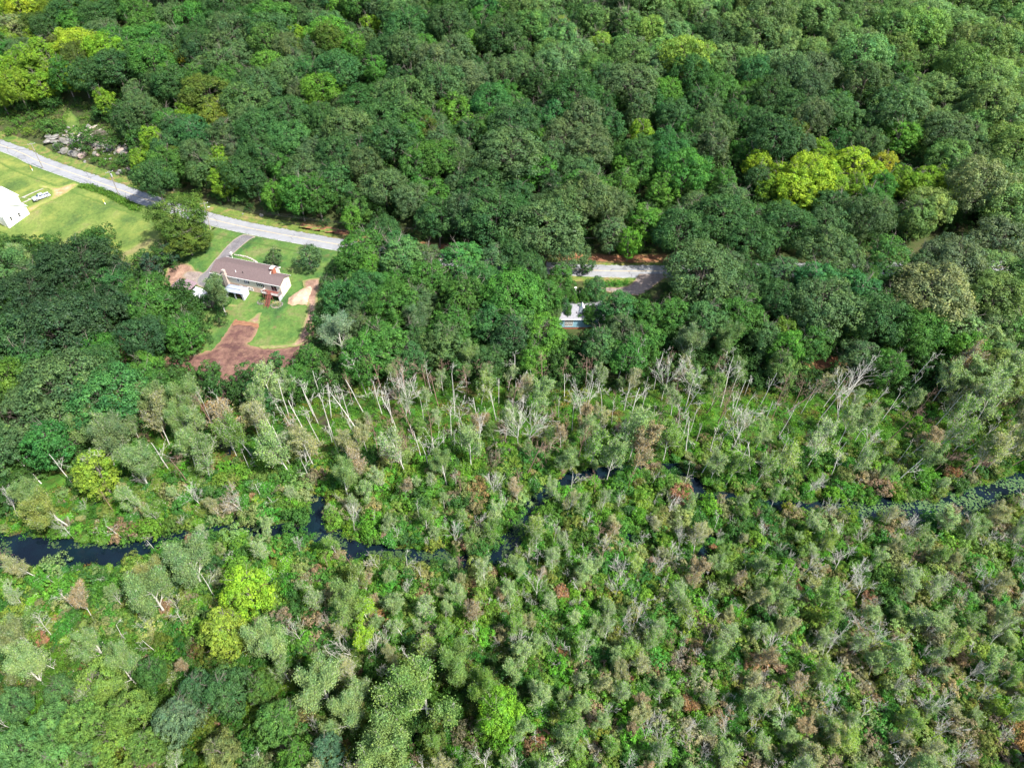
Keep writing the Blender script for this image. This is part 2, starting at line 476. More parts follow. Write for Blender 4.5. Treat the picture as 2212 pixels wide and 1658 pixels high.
M['dirt_light'] = sheet_material('light_brown_track', [(0.3, (0.13, 0.078, 0.058)), (0.5, (0.20, 0.125, 0.092)), (0.7, (0.30, 0.20, 0.145))], 0.25, (0.14, 0.17, 0.05), 0.9, 4, 0.7)
M['dirt_orange'] = sheet_material('orange_earth_cut', [(0.3, (0.09, 0.040, 0.024)), (0.5, (0.15, 0.068, 0.036)), (0.7, (0.21, 0.12, 0.075))], 0.3, (0.20, 0.10, 0.06), 0.9, 4, 0.9)
M['sand'] = sheet_material('pale_sand', [(0.3, (0.24, 0.16, 0.11)), (0.5, (0.33, 0.23, 0.165)), (0.7, (0.40, 0.30, 0.22))], 0.3, (0.33, 0.22, 0.14), 0.8, 4, 0.6)
M['asphalt_drive'] = sheet_material('old_asphalt_drive', [(0.3, (0.085, 0.08, 0.088)), (0.5, (0.125, 0.118, 0.125)), (0.7, (0.17, 0.16, 0.155))], 0.35, (0.22, 0.19, 0.14), 0.6, 8, 0.2)
M['gravel'] = sheet_material('gravel', [(0.3, (0.13, 0.105, 0.095)), (0.5, (0.19, 0.155, 0.14)), (0.7, (0.25, 0.21, 0.18))], 0.5, (0.20, 0.15, 0.09), 0.7, 9, 0.5)
M['farm_track'] = sheet_material('worn_earth_and_grass', [(0.32, (0.15, 0.18, 0.045)), (0.45, (0.24, 0.18, 0.08)), (0.58, (0.34, 0.22, 0.13)), (0.7, (0.42, 0.32, 0.24))], 0.3, (0.15, 0.20, 0.04), 1.6, 4, 0.5, warp=(0.7, 1.4, 1))
M['litter'] = sheet_material('pinkish_leaf_litter', [(0.3, (0.07, 0.04, 0.03)), (0.5, (0.15, 0.075, 0.055)), (0.66, (0.22, 0.12, 0.09)), (0.75, (0.10, 0.14, 0.03))], 0.5, (0.05, 0.09, 0.02), 1.5, 5, 0.8)
M['bed'] = sheet_material('planted_bed_soil', [(0.3, (0.08, 0.06, 0.05)), (0.5, (0.16, 0.13, 0.11)), (0.7, (0.20, 0.24, 0.10))], 1.2, None, 1, 8)
M['puddle_mud'] = sheet_material('bare_mud', [(0.3, (0.10, 0.07, 0.05)), (0.6, (0.2, 0.13, 0.09))], 0.6, None, 1, 6)

def road_material():
    m, nt, N, L, out = nodes_of('worn_grey_asphalt')
    tc = N.new('ShaderNodeTexCoord'); P = tc.outputs['Object']
    ac = attr(nt, 'across').outputs['Fac']
    base = ramp(nt, noise(nt, P, 0.5, 8, 0.7), [(0.3, (0.165, 0.172, 0.188)), (0.6, (0.205, 0.212, 0.225)), (0.8, (0.24, 0.245, 0.255))])
    # worn wheel tracks: slightly paler, from tyres polishing the stone
    w = mathn(nt, 'SINE', mathn(nt, 'MULTIPLY', mathn(nt, 'ABSOLUTE', ac), 9.0))
    base = mixc(nt, mathn(nt, 'MULTIPLY', mathn(nt, 'ADD', w, 1.0), 0.12), base, (0.27, 0.275, 0.285))
    # tar-sealed cracks
    v = N.new('ShaderNodeTexVoronoi'); v.feature = 'DISTANCE_TO_EDGE'; v.inputs['Scale'].default_value = 0.16
    mp = N.new('ShaderNodeMapping'); L.new(P, mp.inputs[0]); mp.inputs['Scale'].default_value = (1, 1.6, 1)
    mixv = N.new('ShaderNodeVectorMath'); mixv.operation = 'ADD'
    nn = N.new('ShaderNodeTexNoise'); nn.inputs['Scale'].default_value = 0.6; L.new(P, nn.inputs['Vector'])
    L.new(mp.outputs[0], mixv.inputs[0]); L.new(nn.outputs[1], mixv.inputs[1]); L.new(mixv.outputs[0], v.inputs['Vector'])
    crack = mathn(nt, 'LESS_THAN', v.outputs['Distance'], 0.02)
    crack = mathn(nt, 'MULTIPLY', crack, mathn(nt, 'GREATER_THAN', noise(nt, P, 0.05, 2), 0.5))
    base = mixc(nt, mathn(nt, 'MULTIPLY', crack, 0.55), base, (0.08, 0.08, 0.09))
    stain = mathn(nt, 'MULTIPLY', mathn(nt, 'SUBTRACT', noise(nt, P, 0.13, 6, 0.7), 0.5, clamp=True), 3.0, clamp=True)
    base = mixc(nt, stain, base, (0.13, 0.135, 0.15))
    b = N.new('ShaderNodeBsdfPrincipled'); b.inputs['Roughness'].default_value = 0.85
    L.new(base, b.inputs['Base Color'])
    bn = N.new('ShaderNodeBump'); bn.inputs['Strength'].default_value = 0.25; bn.inputs['Distance'].default_value = 0.03
    L.new(noise(nt, P, 12, 5), bn.inputs['Height']); L.new(bn.outputs[0], b.inputs['Normal'])
    L.new(b.outputs[0], out.inputs[0])
    return m
M['road'] = road_material()
M['line_yellow'] = surf('worn_yellow_paint', [(0.35, (0.22, 0.21, 0.19)), (0.5, (0.36, 0.29, 0.18)), (0.8, (0.44, 0.36, 0.22))], 1.5, 0.7, 0.1)
M['line_white'] = surf('worn_white_paint', [(0.4, (0.22, 0.23, 0.24)), (0.6, (0.42, 0.42, 0.41))], 0.8, 0.7, 0.1)

def water_material():
    m, nt, N, L, out = nodes_of('dark_still_water')
    tc = N.new('ShaderNodeTexCoord'); P = tc.outputs['Object']
    b = N.new('ShaderNodeBsdfPrincipled')
    L.new(ramp(nt, noise(nt, P, 0.12, 3), [(0.35, (0.003, 0.006, 0.011)), (0.65, (0.004, 0.012, 0.018))]), b.inputs['Base Color'])
    b.inputs['Roughness'].default_value = 0.06
    b.inputs['IOR'].default_value = 1.33
    bn = N.new('ShaderNodeBump'); bn.inputs['Strength'].default_value = 0.06; bn.inputs['Distance'].default_value = 0.05
    L.new(noise(nt, P, 0.8, 3), bn.inputs['Height']); L.new(bn.outputs[0], b.inputs['Normal'])
    L.new(b.outputs[0], out.inputs[0])
    return m
M['water'] = water_material()

# ------------------------------------------------------------------ ground sheet, water
gx = np.concatenate([[-5000, -3000, -1800, -1100, -800], np.arange(-620, -230, 10), np.arange(-230, -150, 3), np.arange(-150, 150, 1.25), np.arange(150, 230, 3), np.arange(230, 621, 10), [800, 1100, 1800, 3000, 5000]])
gy = np.concatenate([[-4000, -2000, -900, -400, -160, -60, -20], np.arange(0, 28, 4), np.arange(28, 150, 1.25), np.arange(150, 300, 2), np.arange(300, 700, 10), [800, 1000, 1400, 2200, 3500, 5000]])
GX, GY = np.meshgrid(gx, gy)
GZ = terrain(GX, GY)
nx, ny = len(gx), len(gy)
idx = np.arange(nx * ny).reshape(ny, nx)
F = np.stack([idx[:-1, :-1], idx[:-1, 1:], idx[1:, 1:], idx[1:, :-1]], -1).reshape(-1, 4)
sdist = GY - road_y(GX)
marsh = 1 - smooth((sdist + 52) / 12)
mud = 1 - smooth((GZ - WATER_Z + 0.02) / 0.14)
me = mesh_np('ground', np.stack([GX.ravel(), GY.ravel(), GZ.ravel()], -1), F, [M['ground']], {'marsh': ('POINT', marsh), 'mud': ('POINT', mud * marsh)}, True)
put(bpy.data.objects.new('ground', me), kind='structure')

wx = np.linspace(-260, 260, 40); wy = np.linspace(-30, 112, 14)
WX, WY = np.meshgrid(wx, wy)
wi = np.arange(WX.size).reshape(WX.shape)
WF = np.stack([wi[:-1, :-1], wi[:-1, 1:], wi[1:, 1:], wi[1:, :-1]], -1).reshape(-1, 4)
# the water only lies where the ground is marsh
cx = (WX[:-1, :-1] + WX[1:, 1:]).ravel() / 2; cy = (WY[:-1, :-1] + WY[1:, 1:]).ravel() / 2
keep = (cy - road_y(cx)) < -40
me = mesh_np('water', np.stack([WX.ravel(), WY.ravel(), np.full(WX.size, WATER_Z)], -1), WF[keep], [M['water']])
put(bpy.data.objects.new('water', me), kind='structure')

def densify(poly, step, wob, rng):
    out = []
    n = len(poly)
    for i in range(n):
        a = np.array(poly[i], float); b = np.array(poly[(i + 1) % n], float)
        L_ = np.linalg.norm(b - a); k = max(1, int(L_ / step))
        d = (b - a) / max(L_, 1e-6); nn = np.array([-d[1], d[0]])
        for j in range(k):
            out.append(a + (b - a) * j / k + nn * rng.normal(0, wob) + (0 if j == 0 else d * rng.normal(0, wob * .3)))
    return np.array(out)

def sheet(name, poly, mat, dz, step=1.2, wob=0.12, seed=0, bumpf=None, world_pts=False, kind='structure', **kw):
    rng = np.random.RandomState(seed + 11)
    W = np.array(poly, float) if world_pts else np.array([at(*p)[:2] for p in poly])
    if len(W) > 3 and wob > 0:
        W = catmull(list(W) + [W[0]], 3)[:-1]
    B = densify(W, step * 0.6, wob, rng)
    x0, y0 = B.min(0); x1, y1 = B.max(0)
    X, Y = np.meshgrid(np.arange(x0, x1, step), np.arange(y0, y1, step))
    X = X.ravel() + rng.uniform(-.2, .2, X.size) * step; Y = Y.ravel() + rng.uniform(-.2, .2, Y.size) * step
    k = in_poly(X, Y, B)
    X, Y = X[k], Y[k]
    D = poly_dist(X, Y, B)
    X, Y = X[D > step * .4], Y[D > step * .4]
    pts = [Vector(b) for b in B] + [Vector(p) for p in zip(X, Y)]
    n = len(B)
    r = geometry.delaunay_2d_cdt(pts, [(i, (i + 1) % n) for i in range(n)], [], 1, 1e-5)
    V2 = np.array([tuple(v) for v in r[0]]); Fs = np.array([f for f in r[2] if len(f) == 3])
    z = terrain(V2[:, 0], V2[:, 1]) + dz
    ed = poly_dist(V2[:, 0], V2[:, 1], B)
    if bumpf is not None: z = z + bumpf(V2[:, 0], V2[:, 1], ed)
    me = mesh_np(name, np.column_stack([V2, z]), Fs, [mat], {'edge': ('POINT', ed)}, True)
    # make faces point up
    if len(me.polygons) and me.polygons[0].normal.z < 0: me.flip_normals()
    return put(bpy.data.objects.new(name, me), kind=kind, **kw)

def c6(x, y): return (316.8 + x * .19974, 518.4 + y * .19974)
def f1(x, y): return (x * .08463, 388.8 + y * .08463)
def rk(x, y): return (57.6 + x * .10417, 266.4 + y * .10417)
def z1(x, y): return (460.8 + x * .08463, 554.4 + y * .08463)

def strip(name, off, half, mat, dz, s0=None, s1=None, dash=None, attrs=True, kind='structure'):
    """band along the road centre line, offset sideways"""
    P = RC
    T = np.gradient(P, axis=0); T /= np.linalg.norm(T, axis=1)[:, None]
    Nn = np.column_stack([-T[:, 1], T[:, 0]])
    V, Fq, acr = [], [], []
    cols = [-1, -.5, 0, .5, 1] if half > 1 else [-1, 1]
    for i in range(len(P)):
        for c in cols:
            q = P[i] + Nn[i] * (off + c * half)
            V.append((q[0], q[1], ROAD_H + dz - (0.02 * abs(off + c * half)) + 0.06)); acr.append(off + c * half)
    k = len(cols)
    for i in range(len(P) - 1):
        for c in range(k - 1):
            a = i * k + c
            Fq.append((a, a + 1, a + k + 1, a + k)[::-1])
    me = mesh_np(name, V, Fq, [mat], {'across': ('POINT', acr)}, True)
    if me.polygons[0].normal.z < 0: me.flip_normals()
    return put(bpy.data.objects.new(name, me), kind=kind)

# verges along both sides of the road
def along(off, x0, x1):
    T = np.gradient(RC, axis=0); T /= np.linalg.norm(T, axis=1)[:, None]
    Q = RC + np.column_stack([-T[:, 1], T[:, 0]]) * off
    return Q[(RC[:, 0] > x0) & (RC[:, 0] < x1)]

def roadband(name, o0, o1, x0, x1, mat, dz, seed):
    a = along(o0, x0, x1); b = along(o1, x0, x1)[::-1]
    return sheet(name, np.vstack([a, b]), mat, dz, 1.2, 0.15, seed, world_pts=True)

roadband('grass_verge', 3.2, 7.5, -260, -60, M['verge'], 0.22, 1)
roadband('grass_verge', 3.2, 5.2, -66, 70, M['verge'], 0.14, 2)
roadband('earth_bank', 5.0, 8.5, -74, -14, M['bank'], 0.22, 3)
roadband('earth_bank', 4.2, 9.0, 14, 62, M['bank'], 0.22, 4)
roadband('grass_verge', -6.0, -3.2, -40, 80, M['verge'], 0.10, 5)
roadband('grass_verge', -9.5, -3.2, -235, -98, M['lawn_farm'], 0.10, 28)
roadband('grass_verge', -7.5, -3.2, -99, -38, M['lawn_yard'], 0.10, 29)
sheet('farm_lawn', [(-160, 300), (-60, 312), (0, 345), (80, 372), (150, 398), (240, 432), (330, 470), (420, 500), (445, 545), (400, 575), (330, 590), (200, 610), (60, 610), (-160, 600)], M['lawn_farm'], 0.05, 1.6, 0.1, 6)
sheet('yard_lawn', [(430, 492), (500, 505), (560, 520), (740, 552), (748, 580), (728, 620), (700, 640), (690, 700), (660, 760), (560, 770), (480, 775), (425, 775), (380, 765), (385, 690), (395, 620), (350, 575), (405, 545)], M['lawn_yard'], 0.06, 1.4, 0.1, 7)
sheet('hillside_grass', [rk(840, 60), rk(760, -60), rk(760, -200), rk(900, -260), rk(1010, -130), rk(1110, 30), rk(1120, 160), rk(1000, 280), rk(880, 240)], M['lawn_farm'], 0.06, 1.5, 0.2, 8)
sheet('dirt_clearing', [c6(*p) for p in [(200, 1265), (430, 1275), (640, 1215), (710, 1195), (790, 1100), (870, 985), (905, 930), (960, 880), (1080, 900), (1205, 915), (1210, 960), (1150, 1080), (1090, 1130), (1250, 1170),
      (1400, 1172), (1560, 1150), (1650, 1090), (1700, 960), (1735, 800), (1725, 700), (1640, 690), (1600, 640), (1700, 520), (1690, 450), (1770, 430), (1880, 425), (1875, 520), (1850, 620), (1835, 760), (1810, 980), (1790, 1120),
      (1760, 1260), (1640, 1400), (1560, 1400), (1430, 1480), (1380, 1620), (1150, 1720), (900, 1760), (700, 1720), (400, 1620), (280, 1560), (190, 1400)]], M['dirt'], 0.12, 1.1, 0.10, 9,
      bumpf=lambda x, y, e: (0.16 + 0.08 * sines(x, y, 3.0, 21)) * np.minimum(e / 1.5, 1))
sheet('dirt_bank', [c6(*p) for p in [(925, 925), (955, 875), (1010, 880), (1080, 893), (1150, 903), (1213, 918), (1211, 965), (1165, 952), (1110, 940), (1050, 935), (990, 925), (950, 940)]], M['dirt_orange'], 0.36, 0.7, 0.08, 10,
      bumpf=lambda x, y, e: 0.25 * np.minimum(e / 1.0, 1) + 0.1 * sines(x, y, 1.5, 22))
sheet('dry_grass_patch', [c6(*p) for p in [(1080, 885), (1150, 840), (1210, 790), (1245, 795), (1225, 850), (1212, 915)]], M['dirt_light'], 0.13, 0.6, 0.08, 12)
sheet('dirt_track', [c6(*p) for p in [(1690, 450), (1780, 425), (1880, 425), (1870, 540), (1845, 640), (1835, 760), (1800, 960), (1770, 1090), (1700, 1130), (1600, 1165), (1420, 1185), (1250, 1185), (1230, 1160), (1400, 1150), (1560, 1130),
      (1640, 1070), (1690, 940), (1735, 790), (1740, 690), (1700, 560)]], M['dirt_light'], 0.36, 0.9, 0.12, 13)
sheet('bare_earth', [c6(*p) for p in [(165, 440), (220, 330), (290, 240), (380, 245), (480, 275), (520, 325), (545, 400), (480, 450), (330, 500), (190, 500)]], M['dirt_light'], 0.11, 0.9, 0.12, 14)
sheet('asphalt_driveway', [c6(*p) for p in [(955, -8), (880, 60), (800, 150), (700, 262), (640, 340), (560, 400), (540, 480), (640, 520), (760, 470), (800, 360), (835, 260), (900, 190), (985, 110), (1120, 0), (1180, -30), (1050, -55)]], M['asphalt_drive'], 0.15, 1.0, 0.04, 15)
sheet('gravel_pad', [c6(*p) for p in [(380, 400), (430, 345), (530, 340), (640, 380), (640, 520), (520, 480)]], M['gravel'], 0.13, 1.0, 0.06, 16)
sheet('concrete_pad', [c6(*p) for p in [(540, 670), (600, 590), (700, 620), (740, 700), (690, 735), (620, 712)]], M['gravel'], 0.13, 0.8, 0.03, 17)
sheet('dirt_patch', [z1(*p) for p in [(370, 1265), (400, 1225), (600, 1235), (560, 1290)]], M['dirt_light'], 0.12, 0.5, 0.05, 18)
sheet('farm_track', [f1(*p) for p in [(1880, 75), (2010, 130), (1840, 260), (1700, 350), (1500, 470), (1200, 600), (1000, 700), (820, 830), (700, 830), (690, 720), (900, 640), (1280, 480), (1330, 330), (1250, 240), (1050, 215), (1000, 130), (1300, 170), (1520, 185), (1700, 140)]], M['farm_track'], 0.17, 1.0, 0.12, 19)
sheet('farm_walkway', [f1(*p) for p in [(1095, 228), (1085, 250), (640, 452), (800, 490), (780, 520), (560, 612), (540, 600), (740, 500), (560, 460), (500, 480), (520, 462), (620, 425)]], M['concrete'], 0.15, 0.8, 0.02, 20)
sheet('gravel_drive', [(1385, 640), (1290, 628), (1300, 622), (1350, 620), (1372, 606), (1385, 592), (1440, 592), (1432, 604), (1400, 628)], M['gravel'], 0.13, 1.0, 0.08, 23)
sheet('roadside_grass', [(1262, 603), (1300, 603), (1372, 602), (1376, 608), (1350, 622), (1300, 628), (1262, 634)], M['lawn_yard'], 0.09, 1.0, 0.1, 24)
sheet('leaf_litter', [(445, 1555), (478, 1535), (520, 1548), (540, 1590), (548, 1640), (560, 1690), (500, 1680), (440, 1640), (435, 1590)], M['litter'], 0.25, 0.9, 0.12, 25)
sheet('forest_track', [(258, 690), (272, 690), (275, 770), (276, 860), (262, 862), (256, 780)], M['dirt'], 0.08, 0.9, 0.1, 26)
sheet('red_earth', [(1735, 775), (1780, 762), (1830, 775), (1838, 812), (1790, 800), (1745, 800)], M['bank'], 0.10, 0.9, 0.12, 27)

strip('road', 0, 3.75, M['road'], 0.10)
strip('centre_line', 0.0, 0.16, M['line_yellow'], 0.105)
strip('edge_line', 3.35, 0.09, M['line_white'], 0.108)
strip('edge_line', -3.35, 0.09, M['line_white'], 0.108)

# ------------------------------------------------------------------ the cloud that shades the middle of the valley
cl_pts = [(60, 150, 0), (60, 450, 0), (250, 470, 0), (150, 320, 0), (0, 60, .1), (150, 540, .2), (2150, 600, .05), (2100, 400, .1), (2200, 800, 0), (2100, 860, 0), (2000, 900, .1), (1850, 380, .3), (1500, 20, .1), (1900, 100, .1), (2150, 200, .05), (1750, 180, .35), (2200, 1000, .1), (2050, 900, 0), (1980, 880, .1),
          (400, 250, .85), (300, 100, .55), (600, 400, 1), (900, 300, 1), (900, 120, .9), (1100, 480, 1), (1400, 450, .95), (1600, 300, .9), (1400, 200, .9), (1500, 650, 1), (1800, 600, 1), (1950, 520, .6), (1800, 760, 1), (1950, 740, .8), (1100, 700, 1), (800, 600, 1),
          (550, 620, .85), (200, 700, 1), (100, 800, 1), (500, 750, .9), (700, 900, .75), (1100, 880, .9), (1500, 900, .8), (1900, 980, .45), (300, 950, .7), (400, 500, .6), (480, 500, .85), (620, 540, .9),
          (300, 1150, .3), (800, 1150, .55), (1100, 1050, .55), (1500, 1150, .55), (1900, 1300, .3), (1400, 1400, .45), (2100, 1550, .15), (1700, 1600, .25), (1200, 1600, .25), (700, 1500, .25), (200, 1500, .15), (100, 1300, .15), (1000, 1350, .45)]
CA = 620.0
off = np.array([SUN_DIR.x, SUN_DIR.y]) / SUN_DIR.z
cp_ = np.array([[*at(a, b, 10 if b < 850 else 3)[:2], c] for a, b, c in cl_pts])
cxs, cys = np.meshgrid(np.arange(-420, 421, 7.0), np.arange(-120, 561, 7.0))
d2 = (cxs[..., None] - cp_[:, 0]) ** 2 + (cys[..., None] - cp_[:, 1]) ** 2 + 60
wgt = d2 ** -2.2
dens_ = (wgt * cp_[:, 2]).sum(-1) / wgt.sum(-1)
rim = np.minimum.reduce([cxs + 420, 420 - cxs, cys + 120, 560 - cys]) / 110.0
dens_ = np.clip(dens_ + .10 * sines(cxs, cys, 45, 71), 0, 1) * smooth(rim)
puff = 40 * np.sqrt(dens_ + 1e-6) * (1 + .35 * sines(cxs, cys, 70, 72))
base_h = CA + 5 * sines(cxs, cys, 60, 73)
X_ = cxs + off[0] * base_h; Y_ = cys + off[1] * base_h
nv = cxs.size
ci_ = np.arange(nv).reshape(cxs.shape)
Fb = np.stack([ci_[:-1, :-1], ci_[1:, :-1], ci_[1:, 1:], ci_[:-1, 1:]], -1).reshape(-1, 4)
kp = dens_.ravel()[Fb].max(1) > .004
Fb = Fb[kp]
Vb = np.stack([X_.ravel(), Y_.ravel(), base_h.ravel() - 2], -1); Vt = Vb + np.stack([0 * puff.ravel(), 0 * puff.ravel(), 4 + puff.ravel()], -1)
m, nt, N, L, out = nodes_of('cloud')
dn = attr(nt, 'density').outputs['Fac']
tr_ = N.new('ShaderNodeBsdfTransparent'); df = N.new('ShaderNodeBsdfDiffuse'); tl = N.new('ShaderNodeBsdfTranslucent')
df.inputs[0].default_value = (.92, .92, .92, 1); tl.inputs[0].default_value = (.92, .92, .92, 1)
mx = N.new('ShaderNodeMixShader'); mx.inputs[0].default_value = .5; L.new(df.outputs[0], mx.inputs[1]); L.new(tl.outputs[0], mx.inputs[2])
mo = N.new('ShaderNodeMixShader'); L.new(mathn(nt, 'MULTIPLY', dn, .60), mo.inputs[0]); L.new(tr_.outputs[0], mo.inputs[1]); L.new(mx.outputs[0], mo.inputs[2]); L.new(mo.outputs[0], out.inputs[0])
me = mesh_np('cloud', np.concatenate([Vb, Vt]), np.concatenate([Fb, (Fb + nv)[:, ::-1]]), [m], {'density': ('POINT', np.concatenate([dens_.ravel()] * 2))}, True)
put(bpy.data.objects.new('cloud', me), kind='structure')

# ------------------------------------------------------------------ vegetation meshes
def tube_mesh_arrays(S, sides=4):
    S = np.array(S, float)
    p0, p1, r0, r1 = S[:, 0:3], S[:, 3:6], S[:, 6], S[:, 7]
    d = p1 - p0; d /= np.linalg.norm(d, axis=1)[:, None] + 1e-9
    ref = np.where(np.abs(d[:, 2:3]) < 0.9, np.array([[0, 0, 1.0]]), np.array([[1.0, 0, 0]]))
    u = np.cross(d, ref); u /= np.linalg.norm(u, axis=1)[:, None]
    w = np.cross(d, u)
    t = np.arange(sides) * 2 * math.pi / sides
    ring = u[:, None, :] * np.cos(t)[None, :, None] + w[:, None, :] * np.sin(t)[None, :, None]
    V = np.concatenate([p0[:, None, :] + ring * r0[:, None, None], p1[:, None, :] + ring * r1[:, None, None]], 1)
    n = len(S)
    base = (np.arange(n) * 2 * sides)[:, None]
    k = np.arange(sides)[None, :]; k2 = (k + 1) % sides
    Fq = np.stack([base + k, base + sides + k, base + sides + k2, base + k2], -1).reshape(-1, 4)
    return V.reshape(-1, 3), Fq

def rnd_dir(rng): 
    v = rng.normal(size=3); return v / np.linalg.norm(v)

def grow(S, tips, rng, p, d, L_, r, lv, par):
    n = par['n'][lv]
    for i in range(n):
        d = d + rnd_dir(rng) * par['wob'][lv] + np.array([0, 0, par['up'][lv]])
        d = d / np.linalg.norm(d)
        q = p + d * L_ / n
        r2 = r * (1 - (1 - par['taper'][lv]) / n)
        S.append((*p, *q, r, r2, lv))
        if lv + 1 < len(par['n']) and (i + 1) / n > par['start'][lv]:
            for _ in range(rng.randint(par['k'][lv][0], par['k'][lv][1] + 1)):
                a = rnd_dir(rng); a = a - d * a.dot(d); a /= np.linalg.norm(a) + 1e-9
                ang = rad(rng.uniform(*par['ang'][lv]))
                dd = d * math.cos(ang) + a * math.sin(ang)
                grow(S, tips, rng, q, dd, L_ * rng.uniform(*par['len'][lv]) * (1.15 - 0.5 * (i + 1) / n), r2 * par['rr'][lv], lv + 1, par)
        p, r = q, r2
    if lv >= len(par['n']) - 2: tips.append((p, d))

def quads(C, Nrm, size, rng, aspect=0.62):
    n = len(C)
    a = rng.normal(size=(n, 3))
    u = np.cross(Nrm, a); u /= np.linalg.norm(u, axis=1)[:, None] + 1e-9
    w = np.cross(Nrm, u)
    s = np.asarray(size)[:, None] * 0.5
    # pointed leaf sprays: rhombus with a slight fold
    V = np.stack([C - u * s, C - w * s * aspect + Nrm * s * .25, C + u * s, C + w * s * aspect + Nrm * s * .25], 1).reshape(-1, 3)
    return V, np.arange(4 * n).reshape(n, 4)

def leaf_mesh(name, C, Nn, size, v, rng):
    Nn = Nn / (np.linalg.norm(Nn, axis=1)[:, None] + 1e-9)
    V, Fq = quads(C, Nn, size, rng)
    return mesh_np(name, V, Fq, [M['leaf']], {'v': ('FACE', v)})

def dome_crown(name, seed, R, RZ, zc, nlobe, npuff, nleaf, leaf, lobe_r=0.36, low=-0.45, puff_r=0.30, rag=0.18):
    """crown built of lobes, each lobe of puffs, each puff a shell of leaf sprays"""
    rng = np.random.RandomState(seed)
    C, Nn, sz, vv = [], [], [], []
    for i in range(nlobe):
        z = low + (1 - low) * (i + 0.5) / nlobe
        ph = i * 2.39996 + rng.uniform(-.5, .5)
        z = np.clip(z + rng.uniform(-.1, .1), -0.9, 1)
        rr = math.sqrt(max(0, 1 - z * z))
        d = np.array([rr * math.cos(ph), rr * math.sin(ph), z])
        f = 0.66 + rng.uniform(-rag, rag)
        lc = np.array([0, 0, zc]) + d * np.array([R, R, RZ]) * f
        lr = R * lobe_r * rng.uniform(0.75, 1.25)
        lobe_v = rng.uniform(-.12, .12)
        for j in range(npuff):
            pd = rnd_dir(rng) + d * 0.75 + np.array([0, 0, 0.25]); pd /= np.linalg.norm(pd)
            pc = lc + pd * lr * np.array([1, 1, .85]) * rng.uniform(.75, 1.05)
            pr = lr * puff_r * rng.uniform(.7, 1.4)
            q = rng.normal(size=(nleaf, 3)) + pd * 0.55 + np.array([0, 0, .2])
            q /= np.linalg.norm(q, axis=1)[:, None]
            C.append(pc + q * pr * rng.uniform(.65, 1.12, (nleaf, 1)) * np.array([1, 1, .8]))
            Nn.append(q * 0.9 + pd * .25 + rng.normal(size=(nleaf, 3)) * 0.34 + np.array([0, 0, .35]))
            sz.append(leaf * rng.uniform(.65, 1.35, nleaf))
            vv.append(np.clip(0.45 + lobe_v + rng.uniform(-.24, .24) + rng.normal(0, .16, nleaf), 0, 1))
    return leaf_mesh(name, np.concatenate(C), np.concatenate(Nn), np.concatenate(sz), np.concatenate(vv), rng)

def tip_crown(name, seed, tips, per, spread, leaf, drop=0.0, frac=1.0):
    rng = np.random.RandomState(seed + 77)
    C, Nn = [], []
    for p, d in tips:
        if rng.rand() > frac: continue
        k = max(2, int(per * rng.uniform(.4, 1.6)))
        o = rng.normal(size=(k, 3)) * spread * np.array([1, 1, .7])
        C.append(p + o - d * rng.uniform(0, spread * 2.0, (k, 1)) * 1.0 - np.array([0, 0, drop]))
        Nn.append(rng.normal(size=(k, 3)) * .7 + np.array([0, 0, .7]))
    C = np.concatenate(C); Nn = np.concatenate(Nn)
    v = np.clip(0.5 + rng.normal(0, .22, len(C)), 0, 1)
    return leaf_mesh(name, C, Nn, leaf * rng.uniform(.6, 1.4, len(C)), v, rng)

def wood_mesh(name, S, mat, maxlv=9, minr=0.0):
    S = np.array(S)
    A = S[S[:, 8] <= maxlv]
    V1, F1 = tube_mesh_arrays(A[A[:, 8] == 0], 7)
    B = A[A[:, 8] > 0]
    if len(B):
        B = B.copy(); B[:, 6] = np.maximum(B[:, 6], minr); B[:, 7] = np.maximum(B[:, 7], minr * .7)
        V2, F2 = tube_mesh_arrays(B, 3)
        V = np.concatenate([V1, V2]); Fq = np.concatenate([F1, F2 + len(V1)])
    else: V, Fq = V1, F1
    return mesh_np(name, V, Fq, [mat], None, True)

PROTO = {}     # kind -> list of (crown mesh or None, trunk mesh, nominal radius, nominal height)
def tree_wood(seed, H, trunkf, par, r0, lean=0.05):
    rng = np.random.RandomState(seed)
    S, tips = [], []
    d = np.array([rng.normal(0, lean), rng.normal(0, lean), 1.0])
    grow(S, tips, rng, np.array([0, 0, -0.4]), d / np.linalg.norm(d), H * trunkf, r0, 0, par)
    return S, tips

P_OAK = dict(n=[6, 4, 3], wob=[.07, .2, .3], up=[.02, .10, .05], taper=[.45, .4, .3], start=[.38, .2, 0], k=[(2, 3), (1, 2)], ang=[(40, 70), (30, 55)], len=[(.38, .55), (.4, .6)], rr=[.5, .5])
P_WISP = dict(n=[7, 4, 4, 2], wob=[.06, .14, .2, .25], up=[.02, .14, .08, .03], taper=[.35, .35, .3, .4], start=[.40, .15, .1], k=[(2, 3), (2, 3), (1, 2)], ang=[(25, 50), (22, 45), (20, 45)], len=[(.36, .52), (.38, .55), (.35, .5)], rr=[.5, .5, .5])
P_SNAG = dict(n=[8, 4, 3, 2], wob=[.045, .2, .3, .3], up=[.01, .12, .05, 0], taper=[.3, .35, .3, .4], start=[.42, .2, .1], k=[(0, 2), (1, 2), (0, 2)], ang=[(30, 65), (25, 60), (25, 60)], len=[(.20, .42), (.38, .6), (.35, .55)], rr=[.42, .5, .5])
P_FAN = dict(n=[4, 4, 4, 3], wob=[.1, .12, .16, .2], up=[.02, .10, .05, .02], taper=[.55, .4, .35, .4], start=[.45, .2, .1], k=[(2, 4), (2, 3), (2, 3)], ang=[(30, 60), (20, 42), (18, 38)], len=[(.6, .95), (.4, .6), (.35, .5)], rr=[.5, .45, .45])

